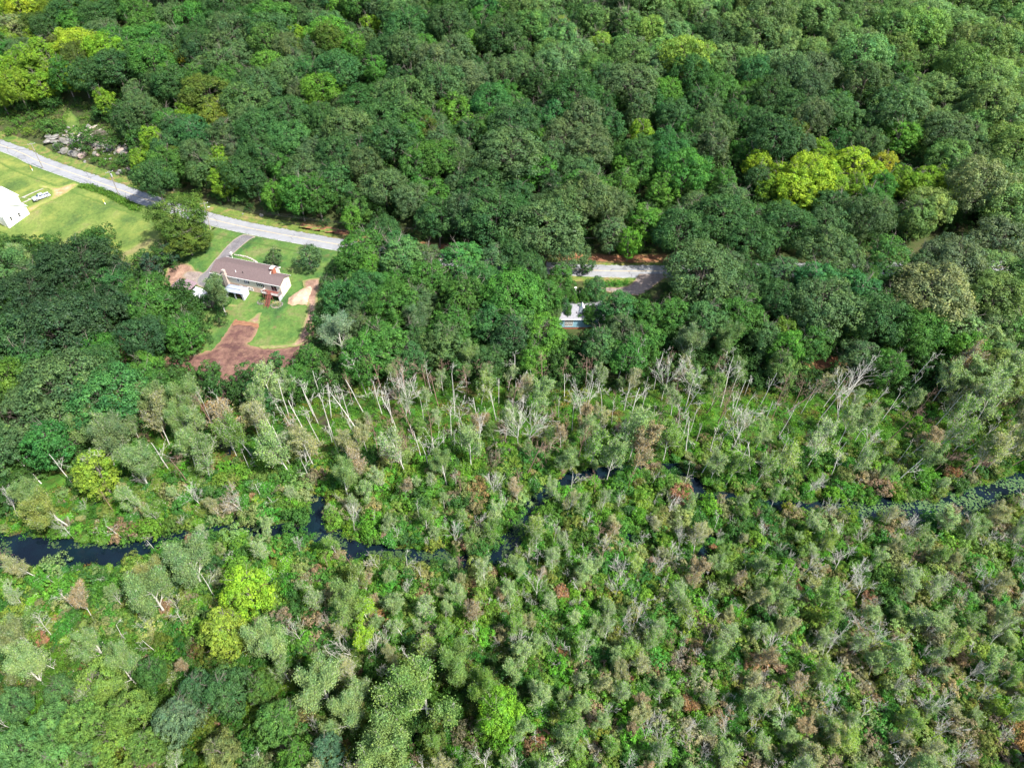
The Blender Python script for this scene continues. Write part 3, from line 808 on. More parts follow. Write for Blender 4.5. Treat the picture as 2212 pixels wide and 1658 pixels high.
for k in range(9):
    S, tips = tree_wood(100 + k, 15, .82, P_OAK, .34)
    PROTO.setdefault('oak', []).append((dome_crown('crown', 200 + k, 7.0, 5.0, 10.0, 44, 14, 25, .36, lobe_r=.31, low=-.7, puff_r=.33, rag=.16), wood_mesh('trunk', S, M['bark_dark']), 7.0, 15.0))
for k in range(7):
    S, tips = tree_wood(130 + k, 14, .85, P_OAK, .26)
    PROTO.setdefault('maple', []).append((dome_crown('crown', 240 + k, 4.6, 6.4, 7.7, 42, 13, 24, .31, lobe_r=.34, low=-.75, puff_r=.34, rag=.22), wood_mesh('trunk', S, M['bark']), 4.6, 14.0))
for k in range(8):
    S, tips = tree_wood(160 + k, 12, .95, P_WISP, .15, .10)
    PROTO.setdefault('wispy', []).append((tip_crown('crown', 260 + k, tips, 8 if k % 2 else 4, .34, .27), wood_mesh('trunk', S, M['bark_pale'], minr=.021), 3.4, 12.0))
for k in range(4):
    S, tips = tree_wood(180 + k, 13, .62, P_FAN, .26, .08)
    PROTO.setdefault('spreading', []).append((tip_crown('crown', 280 + k, tips, 28, .46, .23), wood_mesh('trunk', S, M['bark_pale'], minr=.02), 5.5, 12.0))
for k in range(9):
    S, tips = tree_wood(300 + k, 11, [.95, .9, .8][k % 3], P_SNAG, .12, .07)
    PROTO.setdefault('snag', []).append((None, wood_mesh('trunk', S, M['bark_pale'] if k % 4 else M['bark_brown'], minr=.017), 2.5, 11.0))
P_BARE = dict(P_FAN, k=[(1, 3), (1, 2), (1, 2)], start=[.4, .2, .1], ang=[(22, 48), (20, 45), (18, 40)])
for k in range(7):
    S, tips = tree_wood(320 + k, 8, .78, P_BARE, .085, .12)
    PROTO.setdefault('bare', []).append((None, wood_mesh('trunk', S, M['bark_pale'], minr=.014), 3.0, 8.0))
for k in range(6):
    S, tips = tree_wood(340 + k, 3.4, .5, dict(P_OAK, start=[.1, .1, 0]), .06)
    PROTO.setdefault('shrub', []).append((dome_crown('crown', 350 + k, 1.7, 1.35, 1.35, 16, 9, 13, .19, lobe_r=.36, low=-.35, puff_r=.40, rag=.42), wood_mesh('trunk', S, M['bark_dark']), 1.8, 2.8))
for k in range(5):
    S, tips = tree_wood(360 + k, 4.2, .42, dict(P_FAN, start=[.2, .1, .1]), .06, .12)
    PROTO.setdefault('brush', []).append((tip_crown('crown', 370 + k, tips, 5, .20, .19), wood_mesh('trunk', S, M['bark_pale'], minr=.017), 1.9, 3.6))
for k in range(3):
    S, tips = tree_wood(380 + k, 7, .95, dict(P_OAK, start=[.1, .1, 0]), .11)
    PROTO.setdefault('young', []).append((dome_crown('crown', 390 + k, 2.3, 3.6, 3.7, 24, 9, 15, .30, lobe_r=.40, low=-.85, puff_r=.36, rag=.2), wood_mesh('trunk', S, M['bark']), 2.4, 7.4))

NAMES = dict(oak='broadleaf_tree', maple='broadleaf_tree', wispy='marsh_tree', spreading='marsh_tree', snag='dead_tree', bare='dead_tree', shrub='shrub', brush='brushy_shrub', young='young_tree')
CATS = dict(oak='tree', maple='tree', wispy='tree', spreading='tree', snag='dead tree', bare='dead tree', shrub='shrub', brush='shrub', young='tree')
TREES = []   # dict per individual: kind, p, r, h, tint, lean, label

def crown_px(p, hc, r):
    q = project(np.array([p[0], p[1], p[2] + hc]))
    return q[0], q[1], r * FV / q[2], q[2]

def add_tree(kind, x, y, rpx, tint, hr=None, label=None, lean=None, rng=random):
    """tree whose crown centre is seen at view pixel x, y with a radius of rpx view pixels"""
    R0, H0 = PROTO[kind][0][2:]
    p = at(x, y, 8.0)
    for _ in range(3):
        q = project(np.array([p[0], p[1], p[2] + 8]))
        r = rpx * q[2] / FV
        h = hr if hr else {'oak': 1.15 * r + 7.5, 'maple': 1.6 * r + 6.0, 'wispy': 1.5 * r + 6, 'spreading': 1.25 * r + 7.5, 'young': 2.6 * r, 'shrub': 1.4 * r, 'brush': 1.8 * r, 'snag': 11, 'bare': 8}[kind]
        zc = {'oak': .70, 'maple': .62, 'wispy': .68, 'spreading': .72, 'young': .5, 'shrub': .5, 'brush': .55, 'snag': .55, 'bare': .6}[kind] * h
        p = at(x, y, zc)
    TREES.append(dict(kind=kind, p=p, r=r, h=h, tint=tint, label=label, lean=lean or (0, 0), manual=True, px_y=y))
    return TREES[-1]

D = (0.044, 0.104, 0.034); DG = (0.072, 0.128, 0.050); Mg = (0.058, 0.148, 0.030); TE = (0.048, 0.138, 0.042); B = (0.085, 0.20, 0.030)
Y = (0.225, 0.33, 0.028); YG = (0.14, 0.245, 0.025); O = (0.105, 0.165, 0.05); G = (0.16, 0.245, 0.09); GL = (0.20, 0.285, 0.115); OR = (0.27, 0.28, 0.03); OL = (0.075, 0.115, 0.022)
# ---- trees read off the photograph one by one
add_tree('oak', 385, 462, 60, (.07, .125, .025), 15, 'olive green maple standing alone between the farm lawn and the road')
add_tree('maple', 402, 515, 42, OL, 10, 'lower olive green tree under the lone maple by the road')
for a in [('oak', 165, 575, 84, (.030, .062, .026)), ('oak', 60, 640, 66, (.03, .062, .028)), ('oak', 110, 700, 88, (.034, .070, .032)), ('oak', 215, 668, 66, (.034, .07, .03)), ('oak', 20, 740, 66, D),
          ('oak', 132, 830, 92, DG), ('oak', 210, 790, 52, D), ('oak', 40, 900, 70, DG), ('maple', 325, 660, 48, Mg), ('oak', 310, 725, 52, (.035, .085, .035)), ('maple', 402, 702, 30, (.035, .09, .025)), ('maple', 332, 618, 30, Mg),
          ('young', 262, 590, 26, (.025, .055, .035)), ('young', 325, 575, 24, (.03, .065, .04)), ('young', 368, 552, 20, (.03, .07, .04)), ('spreading', 40, 560, 32, GL), ('spreading', 468, 626, 32, (.13, .20, .085)),
          ('maple', 322, 822, 36, Mg), ('young', 455, 806, 24, (.045, .115, .025)), ('young', 540, 812, 27, (.045, .115, .03)), ('young', 598, 782, 17, TE), ('maple', 640, 822, 32, Mg), ('maple', 668, 770, 28, Mg), ('maple', 560, 850, 30, TE),
          ('young', 593, 556, 17, (.06, .105, .04)), ('young', 667, 556, 26, (.06, .12, .05)), ('young', 707, 615, 18, (.04, .09, .03)),
          ('maple', 785, 535, 44, Mg), ('oak', 830, 498, 36, D), ('maple', 870, 556, 50, (.09, .19, .06)), ('maple', 800, 575, 30, B), ('maple', 1000, 560, 46, (.06, .18, .045)), ('maple', 1005, 600, 30, (.06, .17, .05)), ('oak', 945, 470, 50, D), ('oak', 1060, 470, 74, D), ('oak', 1180, 490, 78, DG), ('oak', 1110, 545, 44, D),
          ('maple', 925, 600, 42, Mg), ('oak', 1050, 615, 46, TE), ('oak', 790, 625, 46, TE), ('maple', 730, 640, 36, TE), ('oak', 850, 650, 52, Mg), ('spreading', 905, 680, 36, (.10, .17, .08)), ('spreading', 730, 715, 42, (.17, .25, .16)), ('wispy', 760, 760, 30, GL),
          ('maple', 820, 725, 42, Mg), ('maple', 980, 700, 44, Mg), ('maple', 1060, 690, 42, TE), ('maple', 1120, 700, 42, (.07, .16, .045)), ('maple', 1175, 720, 40, B), ('maple', 1150, 780, 32, B), ('oak', 1228, 540, 42, DG), ('oak', 1140, 580, 42, D), ('maple', 862, 535, 38, TE), ('maple', 765, 560, 34, Mg), ('maple', 1212, 600, 28, Mg), ('maple', 1180, 640, 34, Mg), ('maple', 1285, 625, 24, (.06, .15, .05)), ('maple', 1150, 610, 26, Mg), ('maple', 1262, 642, 13, Mg), ('maple', 1203, 648, 19, Mg), ('maple', 1222, 640, 10, Mg), ('maple', 1222, 664, 13, TE), ('maple', 1272, 676, 13, Mg), ('maple', 1240, 652, 9, B), ('maple', 1228, 677, 7, Mg), ('oak', 1625, 600, 40, D), ('spreading', 1205, 690, 14, G), ('maple', 1330, 700, 26, Mg), ('spreading', 1010, 770, 30, G),
          ('young', 1268, 573, 18, D), ('maple', 1300, 745, 40, (.07, .15, .05)), ('maple', 1335, 665, 38, TE), ('maple', 1400, 680, 36, Mg), ('maple', 1455, 680, 38, Mg), ('maple', 1390, 735, 38, Mg), ('oak', 1520, 580, 78, DG), ('oak', 1470, 500, 60, D), ('oak', 1560, 470, 66, D),
          ('oak', 1620, 520, 56, D), ('maple', 1688, 590, 40, (.06, .13, .05)), ('oak', 1700, 480, 56, D), ('oak', 1790, 540, 64, DG), ('oak', 1780, 660, 76, DG), ('oak', 1690, 650, 50, D), ('oak', 1900, 680, 64, D), ('oak', 1985, 710, 56, Mg), ('maple', 1697, 720, 34, (.10, .17, .025)), ('maple', 1600, 640, 42, DG), ('maple', 1530, 690, 46, (.07, .15, .05)), ('spreading', 1580, 730, 34, (.12, .2, .07)), ('spreading', 1490, 740, 38, (.13, .19, .09)),
          ('maple', 1690, 790, 32, (.10, .17, .05)), ('oak', 2060, 560, 66, (.095, .135, .07)), ('oak', 2160, 520, 64, (.095, .135, .07)), ('oak', 2150, 640, 66, O), ('oak', 2010, 600, 50, (.09, .13, .07)), ('maple', 2090, 750, 40, B), ('maple', 2170, 800, 46, (.15, .2, .05)), ('spreading', 2100, 800, 42, (.16, .2, .07)),
          ('maple', 1638, 348, 29, Y), ('oak', 1755, 372, 55, Y), ('maple', 1715, 402, 44, Y), ('maple', 1840, 350, 40, Y), ('maple', 1795, 400, 34, YG), ('maple', 1910, 352, 24, OR), ('maple', 1985, 400, 34, YG), ('maple', 2050, 415, 24, Y), ('maple', 1660, 405, 26, YG), ('maple', 1770, 328, 26, YG), ('maple', 1690, 378, 28, Y), ('maple', 1882, 378, 30, Y), ('maple', 1945, 388, 30, YG), ('maple', 1850, 405, 28, YG), ('maple', 1745, 432, 24, YG), ('maple', 2015, 385, 26, YG), ('maple', 1385, 285, 26, YG),
          ('maple', 1400, 478, 38, B), ('maple', 1360, 520, 28, (.09, .22, .025)), ('maple', 1345, 358, 22, B), ('maple', 1430, 405, 34, B), ('maple', 985, 235, 38, (.09, .2, .03)), ('maple', 1948, 290, 36, B), ('maple', 1560, 395, 30, Mg), ('maple', 1170, 300, 20, B),
          ('maple', 92, 118, 42, YG), ('maple', 20, 150, 38, YG), ('maple', 85, 180, 30, YG), ('maple', 22, 60, 34, (.16, .2, .08)), ('oak', 50, 110, 36, DG), ('oak', 190, 160, 44, D), ('maple', 330, 300, 26, YG), ('maple', 370, 340, 26, OL), ('maple', 300, 345, 22, YG), ('maple', 478, 345, 28, YG), ('maple', 480, 390, 26, YG), ('maple', 463, 250, 34, (.14, .18, .03)), ('maple', 400, 245, 24, YG), ('maple', 225, 215, 22, YG), ('maple', 590, 420, 26, B), ('maple', 760, 470, 24, B), ('maple', 730, 20, 26, B), ('maple', 800, 55, 24, YG), ('maple', 765, 100, 26, B), ('maple', 640, 80, 24, YG), ('maple', 385, 120, 18, OR),
          ('oak', 330, 380, 44, D), ('oak', 420, 330, 34, DG), ('oak', 560, 330, 50, D), ('maple', 550, 390, 28, D), ('oak', 660, 370, 46, DG), ('oak', 620, 250, 56, D), ('oak', 830, 400, 50, DG), ('oak', 1100, 330, 74, DG), ('oak', 1040, 400, 50, D), ('oak', 850, 300, 56, D), ('oak', 150, 20, 44, D)]:
    add_tree(a[0], a[1], a[2], a[3], a[4])
# big marsh trees, lower part
for a in [('maple', 535, 1278, 50, (.20, .34, .03)), ('maple', 492, 1358, 48, (.20, .27, .04)), ('maple', 475, 1335, 14, (.32, .22, .08)), ('spreading', 320, 1275, 60, (.15, .23, .09)), ('spreading', 405, 1215, 62, (.15, .23, .10)), ('spreading', 350, 1230, 44, (.24, .25, .10)), ('spreading', 582, 1390, 54, GL), ('maple', 215, 1478, 42, (.135, .215, .045)), ('oak', 285, 1535, 44, (.12, .205, .045)), ('oak', 185, 1555, 46, (.115, .215, .05)), ('maple', 255, 1612, 42, (.13, .21, .04)), ('oak', 112, 1560, 42, (.10, .21, .065)), ('oak', 50, 1615, 46, (.095, .20, .065)),
          ('maple', 120, 1645, 42, (.11, .22, .06)), ('maple', 190, 1650, 38, (.09, .17, .045)), ('oak', 35, 1520, 34, (.08, .17, .06)), ('maple', 140, 1490, 32, (.075, .15, .05)), ('maple', 320, 1610, 34, (.10, .18, .04)),
          ('maple', 387, 1555, 46, (.10, .16, .085)), ('maple', 495, 1485, 48, (.055, .12, .04)), ('maple', 430, 1490, 36, (.05, .11, .045)), ('maple', 596, 1560, 46, (.08, .17, .04)), ('maple', 560, 1480, 32, (.07, .14, .03)), ('spreading', 690, 1480, 62, GL), ('spreading', 745, 1540, 50, GL), ('spreading', 742, 1280, 50, (.16, .24, .08)), ('wispy', 786, 1370, 24, (.22, .36, .03)), ('wispy', 792, 1330, 18, (.2, .34, .03)),
          ('spreading', 910, 1500, 84, (.15, .24, .07)), ('spreading', 860, 1590, 80, (.16, .24, .08)), ('spreading', 980, 1430, 54, (.15, .24, .07)), ('maple', 1085, 1530, 50, (.13, .28, .025)), ('spreading', 1040, 1480, 46, (.14, .24, .05)), ('maple', 480, 1625, 38, (.14, .17, .06)), ('maple', 710, 1625, 34, (.07, .14, .08)), ('spreading', 60, 1450, 52, GL), ('spreading', 40, 1360, 44, (.18, .22, .1)), ('spreading', 200, 1400, 40, G), ('spreading', 260, 1440, 44, G), ('maple', 330, 1450, 30, (.05, .12, .03)), ('maple', 640, 1640, 36, (.08, .18, .03)),
          ('maple', 208, 1020, 42, (.19, .28, .035)), ('spreading', 290, 1000, 46, (.16, .24, .10)), ('spreading', 240, 935, 46, (.13, .19, .09)), ('spreading', 328, 862, 42, (.16, .22, .09)), ('spreading', 402, 850, 40, (.16, .24, .09)), ('spreading', 180, 920, 40, G), ('spreading', 390, 905, 34, G), ('spreading', 110, 1085, 48, (.20, .24, .07)), ('spreading', 400, 970, 30, G), ('spreading', 60, 1060, 34, G), ('spreading', 740, 1035, 36, G), ('spreading', 960, 1000, 28, G), ('wispy', 790, 1250, 24, (.14, .2, .05)), ('wispy', 930, 1300, 22, GL), ('shrub', 640, 1120, 34, (.055, .14, .03)),
          ('spreading', 1830, 800, 0.1, G)][:-1]:
    add_tree(a[0], a[1], a[2], a[3], a[4], lean=(random.Random(a[1]).uniform(-.08, .08), random.Random(a[2]).uniform(-.08, .05)))

# open places the crowns must not hide (view pixels)
CLEAR = [[(-160, 232), (70, 238), (130, 240), (165, 225), (212, 250), (262, 282), (282, 345), (318, 405), (322, 440), (360, 462), (372, 540), (262, 560), (200, 500), (110, 525), (-60, 530), (-60, 340), (-160, 320)],
         [(447, 465), (735, 528), (742, 555), (725, 600), (697, 640), (690, 700), (676, 770), (600, 822), (500, 835), (380, 815), (360, 770), (400, 762), (460, 740), (480, 690), (490, 640), (470, 620), (440, 665), (405, 645), (350, 610), (358, 575), (420, 552), (450, 510)],
         [(1278, 554), (1430, 556), (1430, 612), (1400, 632), (1390, 650), (1330, 640), (1275, 625)],
         [(1208, 655), (1266, 655), (1266, 728), (1208, 728)],
         [(1225, 600), (1262, 615), (1262, 640), (1225, 632)],
         [(1740, 775), (1815, 765), (1830, 810), (1760, 815)],
         [(448, 1560), (480, 1540), (530, 1555), (535, 1610), (550, 1655), (500, 1600), (455, 1610)],
         [(255, 700), (276, 700), (276, 840), (258, 840)]]
FOREST_EDGE = np.array([(-200, 1150), (0, 1110), (110, 1075), (230, 985), (330, 905), (400, 878), (480, 868), (660, 862), (760, 838), (1000, 828), (1300, 824), (1600, 820), (1760, 838), (1950, 850), (2212, 822), (2500, 812)], float)

def blocked(p, zc, r):
    cx_, cy_, rp, zz = crown_px(p, zc, r)
    a = np.linspace(0, 6.28, 9)[:-1]
    X = np.concatenate([[cx_], cx_ + rp * .95 * np.cos(a), [cx_]]); Y = np.concatenate([[cy_], cy_ + rp * .9 * np.sin(a), [cy_ + rp * 1.1]])
    for c in CLEAR:
        if in_poly(X, Y, c).any(): return True
    return False

def auto_tint(x, y, rng):
    """colour by the place in the wood; sunlight at right and top is put into the tint"""
    w = rng.rand()
    right = smooth((x - 1750) / 450.); top = smooth((260 - y) / 260.)
    if y < 480 and x < 240: base = [D, Mg, YG, Y, OL, DG]; pr = [.22, .2, .2, .13, .15, .1]
    elif x > 1950: base = [(.135, .215, .065), (.13, .225, .075), (.11, .19, .055), (.14, .215, .065), (.145, .20, .085), DG]; pr = [.22, .24, .2, .14, .08, .12]  # brighter tints paint the sunlit look of the right side
    elif y < 150 and x > 1100: base = [(.10, .19, .065), (.125, .22, .075), (.085, .16, .05), (.16, .25, .045), D, O]; pr = [.28, .22, .2, .1, .12, .08]  # sunlit top strip, its light put into the tints
    elif y < 800: base = [D, DG, Mg, TE, B, OL]; pr = [.34, .26, .18, .12, .05, .05]
    else: base = [Mg, TE, B, (.07, .15, .05)]; pr = [.4, .2, .15, .25]
    # neighbouring trees tend to be the same kind
    u = (0.5 + 0.5 * math.sin(x * .021 + 2 * math.sin(y * .013)) * math.sin(y * .031 + 1.7 * math.sin(x * .011))) * .6 + rng.rand() * .4
    i_ = int(np.searchsorted(np.cumsum(pr), min(u, .999)))
    if rng.rand() < .35: i_ = rng.choice(len(base), p=pr)
    t = np.array(base[min(i_, len(base) - 1)])
    return tuple(t * rng.uniform(.9, 1.12, 3) * rng.uniform(.9, 1.12))

rng = np.random.RandomState(7)
BRIGHT = np.array([[*crown_px(t['p'], t['h'] * .65, t['r'])[:3]] for t in TREES if t['tint'] in (Y, YG, B, OR) and t['kind'] in ('oak', 'maple')])
TP = [(t['p'][0], t['p'][1], t['r']) for t in TREES]
def fill_forest(n_try, xr, yr_, inframe_only):
    global TP
    out = []
    A = np.array(TP)
    for _ in range(n_try):
        x = rng.uniform(*xr); y = rng.uniform(*yr_)
        s = y - float(road_y(x))
        if abs(s) < 8.5: continue
        z = float(terrain(x, y, False))
        q = project(np.array([x, y, z]))
        if s < 0:
            if q[1] > np.interp(q[0], FOREST_EDGE[:, 0], FOREST_EDGE[:, 1]): continue
        inside = -60 < q[0] < 2272 and -190 < q[1] < 1700
        if inframe_only != inside: continue
        kind = 'oak' if rng.rand() < (.62 if s > 0 else .38) else 'maple'
        r = rng.uniform(6.0, 10.5) if kind == 'oak' else rng.uniform(3.8, 6.2)
        dd = np.hypot(A[:, 0] - x, A[:, 1] - y)
        if (dd < .54 * (A[:, 2] + r)).any(): continue
        h = (1.15 * r + 7.5 if kind == 'oak' else 1.6 * r + 6.0) * rng.uniform(.85, 1.2)
        if blocked((x, y, z), h * .66, r): continue
        c = crown_px((x, y, z), h * .66, r)
        if inframe_only and (np.hypot(BRIGHT[:, 0] - c[0], BRIGHT[:, 1] - c[1]) < c[2] * .85 + BRIGHT[:, 2] * .25).any(): continue
        t = dict(kind=kind, p=np.array([x, y, tz(x, y)]), r=r, h=h, tint=auto_tint(c[0], c[1], rng), label=None, lean=(0, 0), px=c)
        out.append(t)
        A = np.vstack([A, [x, y, r]])
    TP = [tuple(a) for a in A]
    return out
auto = fill_forest(11000, (-330, 330), (100, 400), True)
for i in range(len(auto)): pass
manual_forest = [t for t in TREES if t['kind'] in ('oak', 'maple')]
auto.sort(key=lambda t: -t['px'][2])
room = 300 - len(manual_forest)
TREES += auto[:room]
WOOD_STUFF = auto[room:]
WOOD_STUFF += fill_forest(4500, (-420, 420), (60, 560), False)
# undergrowth below the wood edge so no bare ground shows between crowns
UNDER = []
for _ in range(6500):
    x = rng.uniform(-250, 250); y = rng.uniform(80, 330)
    s = y - float(road_y(x))
    if abs(s) < 8: continue
    z = float(terrain(x, y, False)); q = project(np.array([x, y, z + 1.5]))
    if s < 0 and q[1] > np.interp(q[0], FOREST_EDGE[:, 0], FOREST_EDGE[:, 1]) + 6: continue
    bad = False
    for c in CLEAR:
        if in_poly(np.array([q[0], q[0] - 8, q[0] + 8]), np.array([q[1], q[1], q[1]]), c).any(): bad = True
    if bad and not (q[1] < 420 and q[0] < 330 and s > 8 and rng.rand() < .10): continue
    UNDER.append((x, y, tz(x, y), rng.uniform(1.0, 2.7) if abs(s) > 13 else rng.uniform(.7, 1.5)))

# ---- marsh: thin trees, dead trees, shrubs
SW_PAL = [((.065, .175, .030), .26), ((.10, .23, .028), .20), ((.045, .125, .028), .15), ((.13, .20, .045), .14), ((.18, .23, .09), .11), ((.15, .23, .035), .05), ((.22, .14, .08), .02), ((.21, .19, .11), .055)]
def marsh_tint(px, py, rng):
    t = SW_PAL
    w = np.array([b for _, b in t]); w = w.copy()
    right = smooth((px - 1300) / 900.) * smooth((py - 950) / 500.)
    w[3] += .22 * right; w[4] += .36 * right; w[5] += .12 * right; w[6] += .07 * right; w[7] += .34 * right
    c = math.sin(px * .011) * math.sin(py * .017 + 1)
    w[1] *= 1 + .8 * max(c, 0); w[2] *= 1 + .8 * max(-c, 0)
    w /= w.sum()
    return tuple(np.array(t[rng.choice(len(t), p=w)][0]) * rng.uniform(.82, 1.2, 3) * rng.uniform(.9, 1.15))

def edge_y(px): return np.interp(px, FOREST_EDGE[:, 0], FOREST_EDGE[:, 1])
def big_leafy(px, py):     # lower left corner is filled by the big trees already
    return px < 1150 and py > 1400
marsh_trees, marsh_snags, shrubs_ = [], [], []
BIGM = np.array([[*crown_px(t['p'], t['h'] * .6, t['r'])[:3], t['p'][0], t['p'][1]] for t in TREES if t['kind'] in ('oak', 'maple', 'spreading', 'wispy') and t.get('px_y', 0) > 840])
def marsh_points(n, x0, x1, y0, y1):
    PX = rng.uniform(x0, x1, n); PY = rng.uniform(y0, y1, n)
    a_ = (PX - 1106.0) / FV; b_ = -(PY - 829.3) / FV
    t_ = (0.2 - CAM_H) / (-math.sin(PITCH) + b_ * math.cos(PITCH))
    X = a_ * t_; Y_ = (math.cos(PITCH) + b_ * math.sin(PITCH)) * t_
    return list(zip(PX, PY, X, Y_, terrain(X, Y_), stream_sd(X, Y_)))
A = [(0., 0.)]
for px, py, wx_, wy_, wz_, sdv in marsh_points(9000, -60, 2270, 835, 1750):
    if py < edge_y(px) - 4: continue
    if big_leafy(px, py) and rng.rand() < .6: continue
    if in_poly(np.array([px, px, px, px - 15, px + 15]), np.array([py - 20, py - 45, py - 75, py - 60, py - 60]), CLEAR[1]).any(): continue
    p = np.array([wx_, wy_, wz_])
    if sdv < .6 or p[2] < WATER_Z: continue
    if (np.hypot(BIGM[:, 0] - px, (BIGM[:, 1] + BIGM[:, 2] * .1 - py)) < BIGM[:, 2] * 1.0).any(): continue
    near = (py - edge_y(px)) < 90
    open_band = 620 < px < 1980 and py - edge_y(px) < 170
    dens = 5.2 if py < 1150 else 3.7
    if px < 700 and py > 1000: dens = 7.5
    if open_band: dens = 3.6 if px < 1650 else 5.6
    AA = np.array(A)
    if (np.hypot(AA[:, 0] - p[0], AA[:, 1] - p[1]) < dens * rng.uniform(.5, 1.2)).any(): continue
    A.append((p[0], p[1]))
    w = rng.rand()
    k = 'snag' if w < (.72 if open_band else .42 if py < 1050 else .28) else ('bare' if w < (.77 if open_band else .50 if py < 1050 else .62 if px > 1300 else .50) else 'wispy')
    h = rng.uniform(8, 15) if py < 1050 else rng.uniform(4.0, 8.5)
    if open_band and k == 'wispy': h *= rng.uniform(.5, .8)
    lx = 0.10 * (px - 1106) / 1106 + rng.normal(0, .045 if open_band else .09) + (.13 if px > 1700 and py < 1020 else 0)
    if k == 'wispy': tint = [G, GL, (.13, .23, .05), (.24, .25, .12), (.26, .20, .12), (.20, .29, .06)][rng.choice(6, p=[.27, .27, .16, .17, .06, .07])]
    else: tint = (.5, .5, .5)
    d = dict(kind=k, p=p, r=(h * .28 if k == 'wispy' else h * .26), h=h, tint=tuple(np.array(tint) * rng.uniform(.85, 1.15)), label=None, lean=(rng.normal(0, .08), lx), px=crown_px(p, h * .6, 2))
    (marsh_trees if k == 'wispy' else marsh_snags).append(d)
for L_ in (marsh_trees, marsh_snags): L_.sort(key=lambda t: -t['px'][2] ** -1 * t['h'])
print('marsh', len(marsh_trees), len(marsh_snags))
n_sp = sum(t['kind'] in ('wispy', 'spreading') for t in TREES)
TREES += marsh_trees[:300 - n_sp] + marsh_snags[:300]
TREES += []
# the leaning dead trees that stand out
for x, y, h, lx, ly, lab in [(1800, 866, 13, .75, .1, 'big leaning dead tree with a fan of white twigs before the dark wood'), (1730, 893, 10, .12, 0, 'thick brown dead trunk with its top broken off'), (1695, 893, 15, .62, .1, 'pale dead tree leaning far to the right in the sunlit wood edge'),
                             (90, 1046, 15, -1.0, .5, 'long white leaning trunk at the left edge of the photo'), (320, 1100, 9, -.5, .1, 'white curving trunk above the dark stream on the left'), (770, 930, 15, -.45, .2, 'tallest white dead tree leaning left in the open marsh'),
                             (880, 893, 16, -.06, 0, 'tall straight white dead tree in front of the dark wood edge'), (1102, 900, 14, .02, 0, 'straight grey trunk rising into the wood edge at the centre'), (1252, 930, 13, -.05, 0, 'white dead tree with a wide bare crown at the wood edge'),
                             (1158, 1235, 9, 0, 0, 'snow white dead tree standing just right of the stream bend'), (690, 985, 13, -.4, .1, 'white forked dead tree left of the open marsh'), (1780, 1420, 8, .3, .2, 'bright white bushy dead tree low on the right'), (910, 1655, 7, 0, 0, 'thin white dead tree at the bottom edge of the photo')]:
    p = at(x, y)
    TREES.append(dict(kind='bare' if 'fan' in lab or 'bushy' in lab or 'wide' in lab else 'snag', p=p, r=h * .3, h=h, tint=(.5, .5, .5), label=lab, lean=(-ly, lx), px=crown_px(p, h * .6, 2)))
# white trunks below the big crowns at the lower left come from the spreading trees themselves

sh = []
for px, py, wx_, wy_, wz_, sdv in marsh_points(15000, -70, 2280, 850, 1790):
    if py < edge_y(px) + 2: continue
    p = np.array([wx_, wy_, wz_])
    if sdv < .7: continue
    if sdv > 3 and p[2] < WATER_Z - .12 and rng.rand() < .6: continue
    q = (py - edge_y(px))
    if q < 130 and rng.rand() < .84 and 640 < px < 1950: continue
    s = rng.uniform(.45, 1.15) if rng.rand() < .75 else rng.uniform(1.1, 1.6)
    if q < 150: s *= .6
    k = 'brush' if rng.rand() < .5 else 'shrub'
    c = crown_px(p, 1, s * 1.8)
    sh.append(dict(kind=k, p=p, r=1.8 * s, h=2.9 * s, tint=marsh_tint(px, py, rng), label=None, lean=(rng.normal(0, .08), rng.normal(0, .08)), px=c))
    if big_leafy(px, py): sh[-1]['tint'] = tuple(np.array(sh[-1]['tint']) * .62)  # shade below the big crowns is put into the shrub tint
cell = {}
keep_sh = []
for t in sh:
    g = (int(t['p'][0] // 2.2), int(t['p'][1] // 2.2))
    if cell.get(g, 0) < 1.6:
        cell[g] = cell.get(g, 0) + t['r'] / 1.4
        keep_sh.append(t)
keep_sh.sort(key=lambda t: -t['px'][2])
print('shrubs', len(keep_sh))
inview = [t for t in keep_sh if 0 < t['px'][0] < 2212 and t['px'][1] < 1658]
ind = []
for k_ in ('shrub', 'brush'):
    ind += [t for t in inview if t['kind'] == k_][:290]
ids = set(id(t) for t in ind)
TREES += ind
SHRUB_STUFF = [t for t in keep_sh if id(t) not in ids]

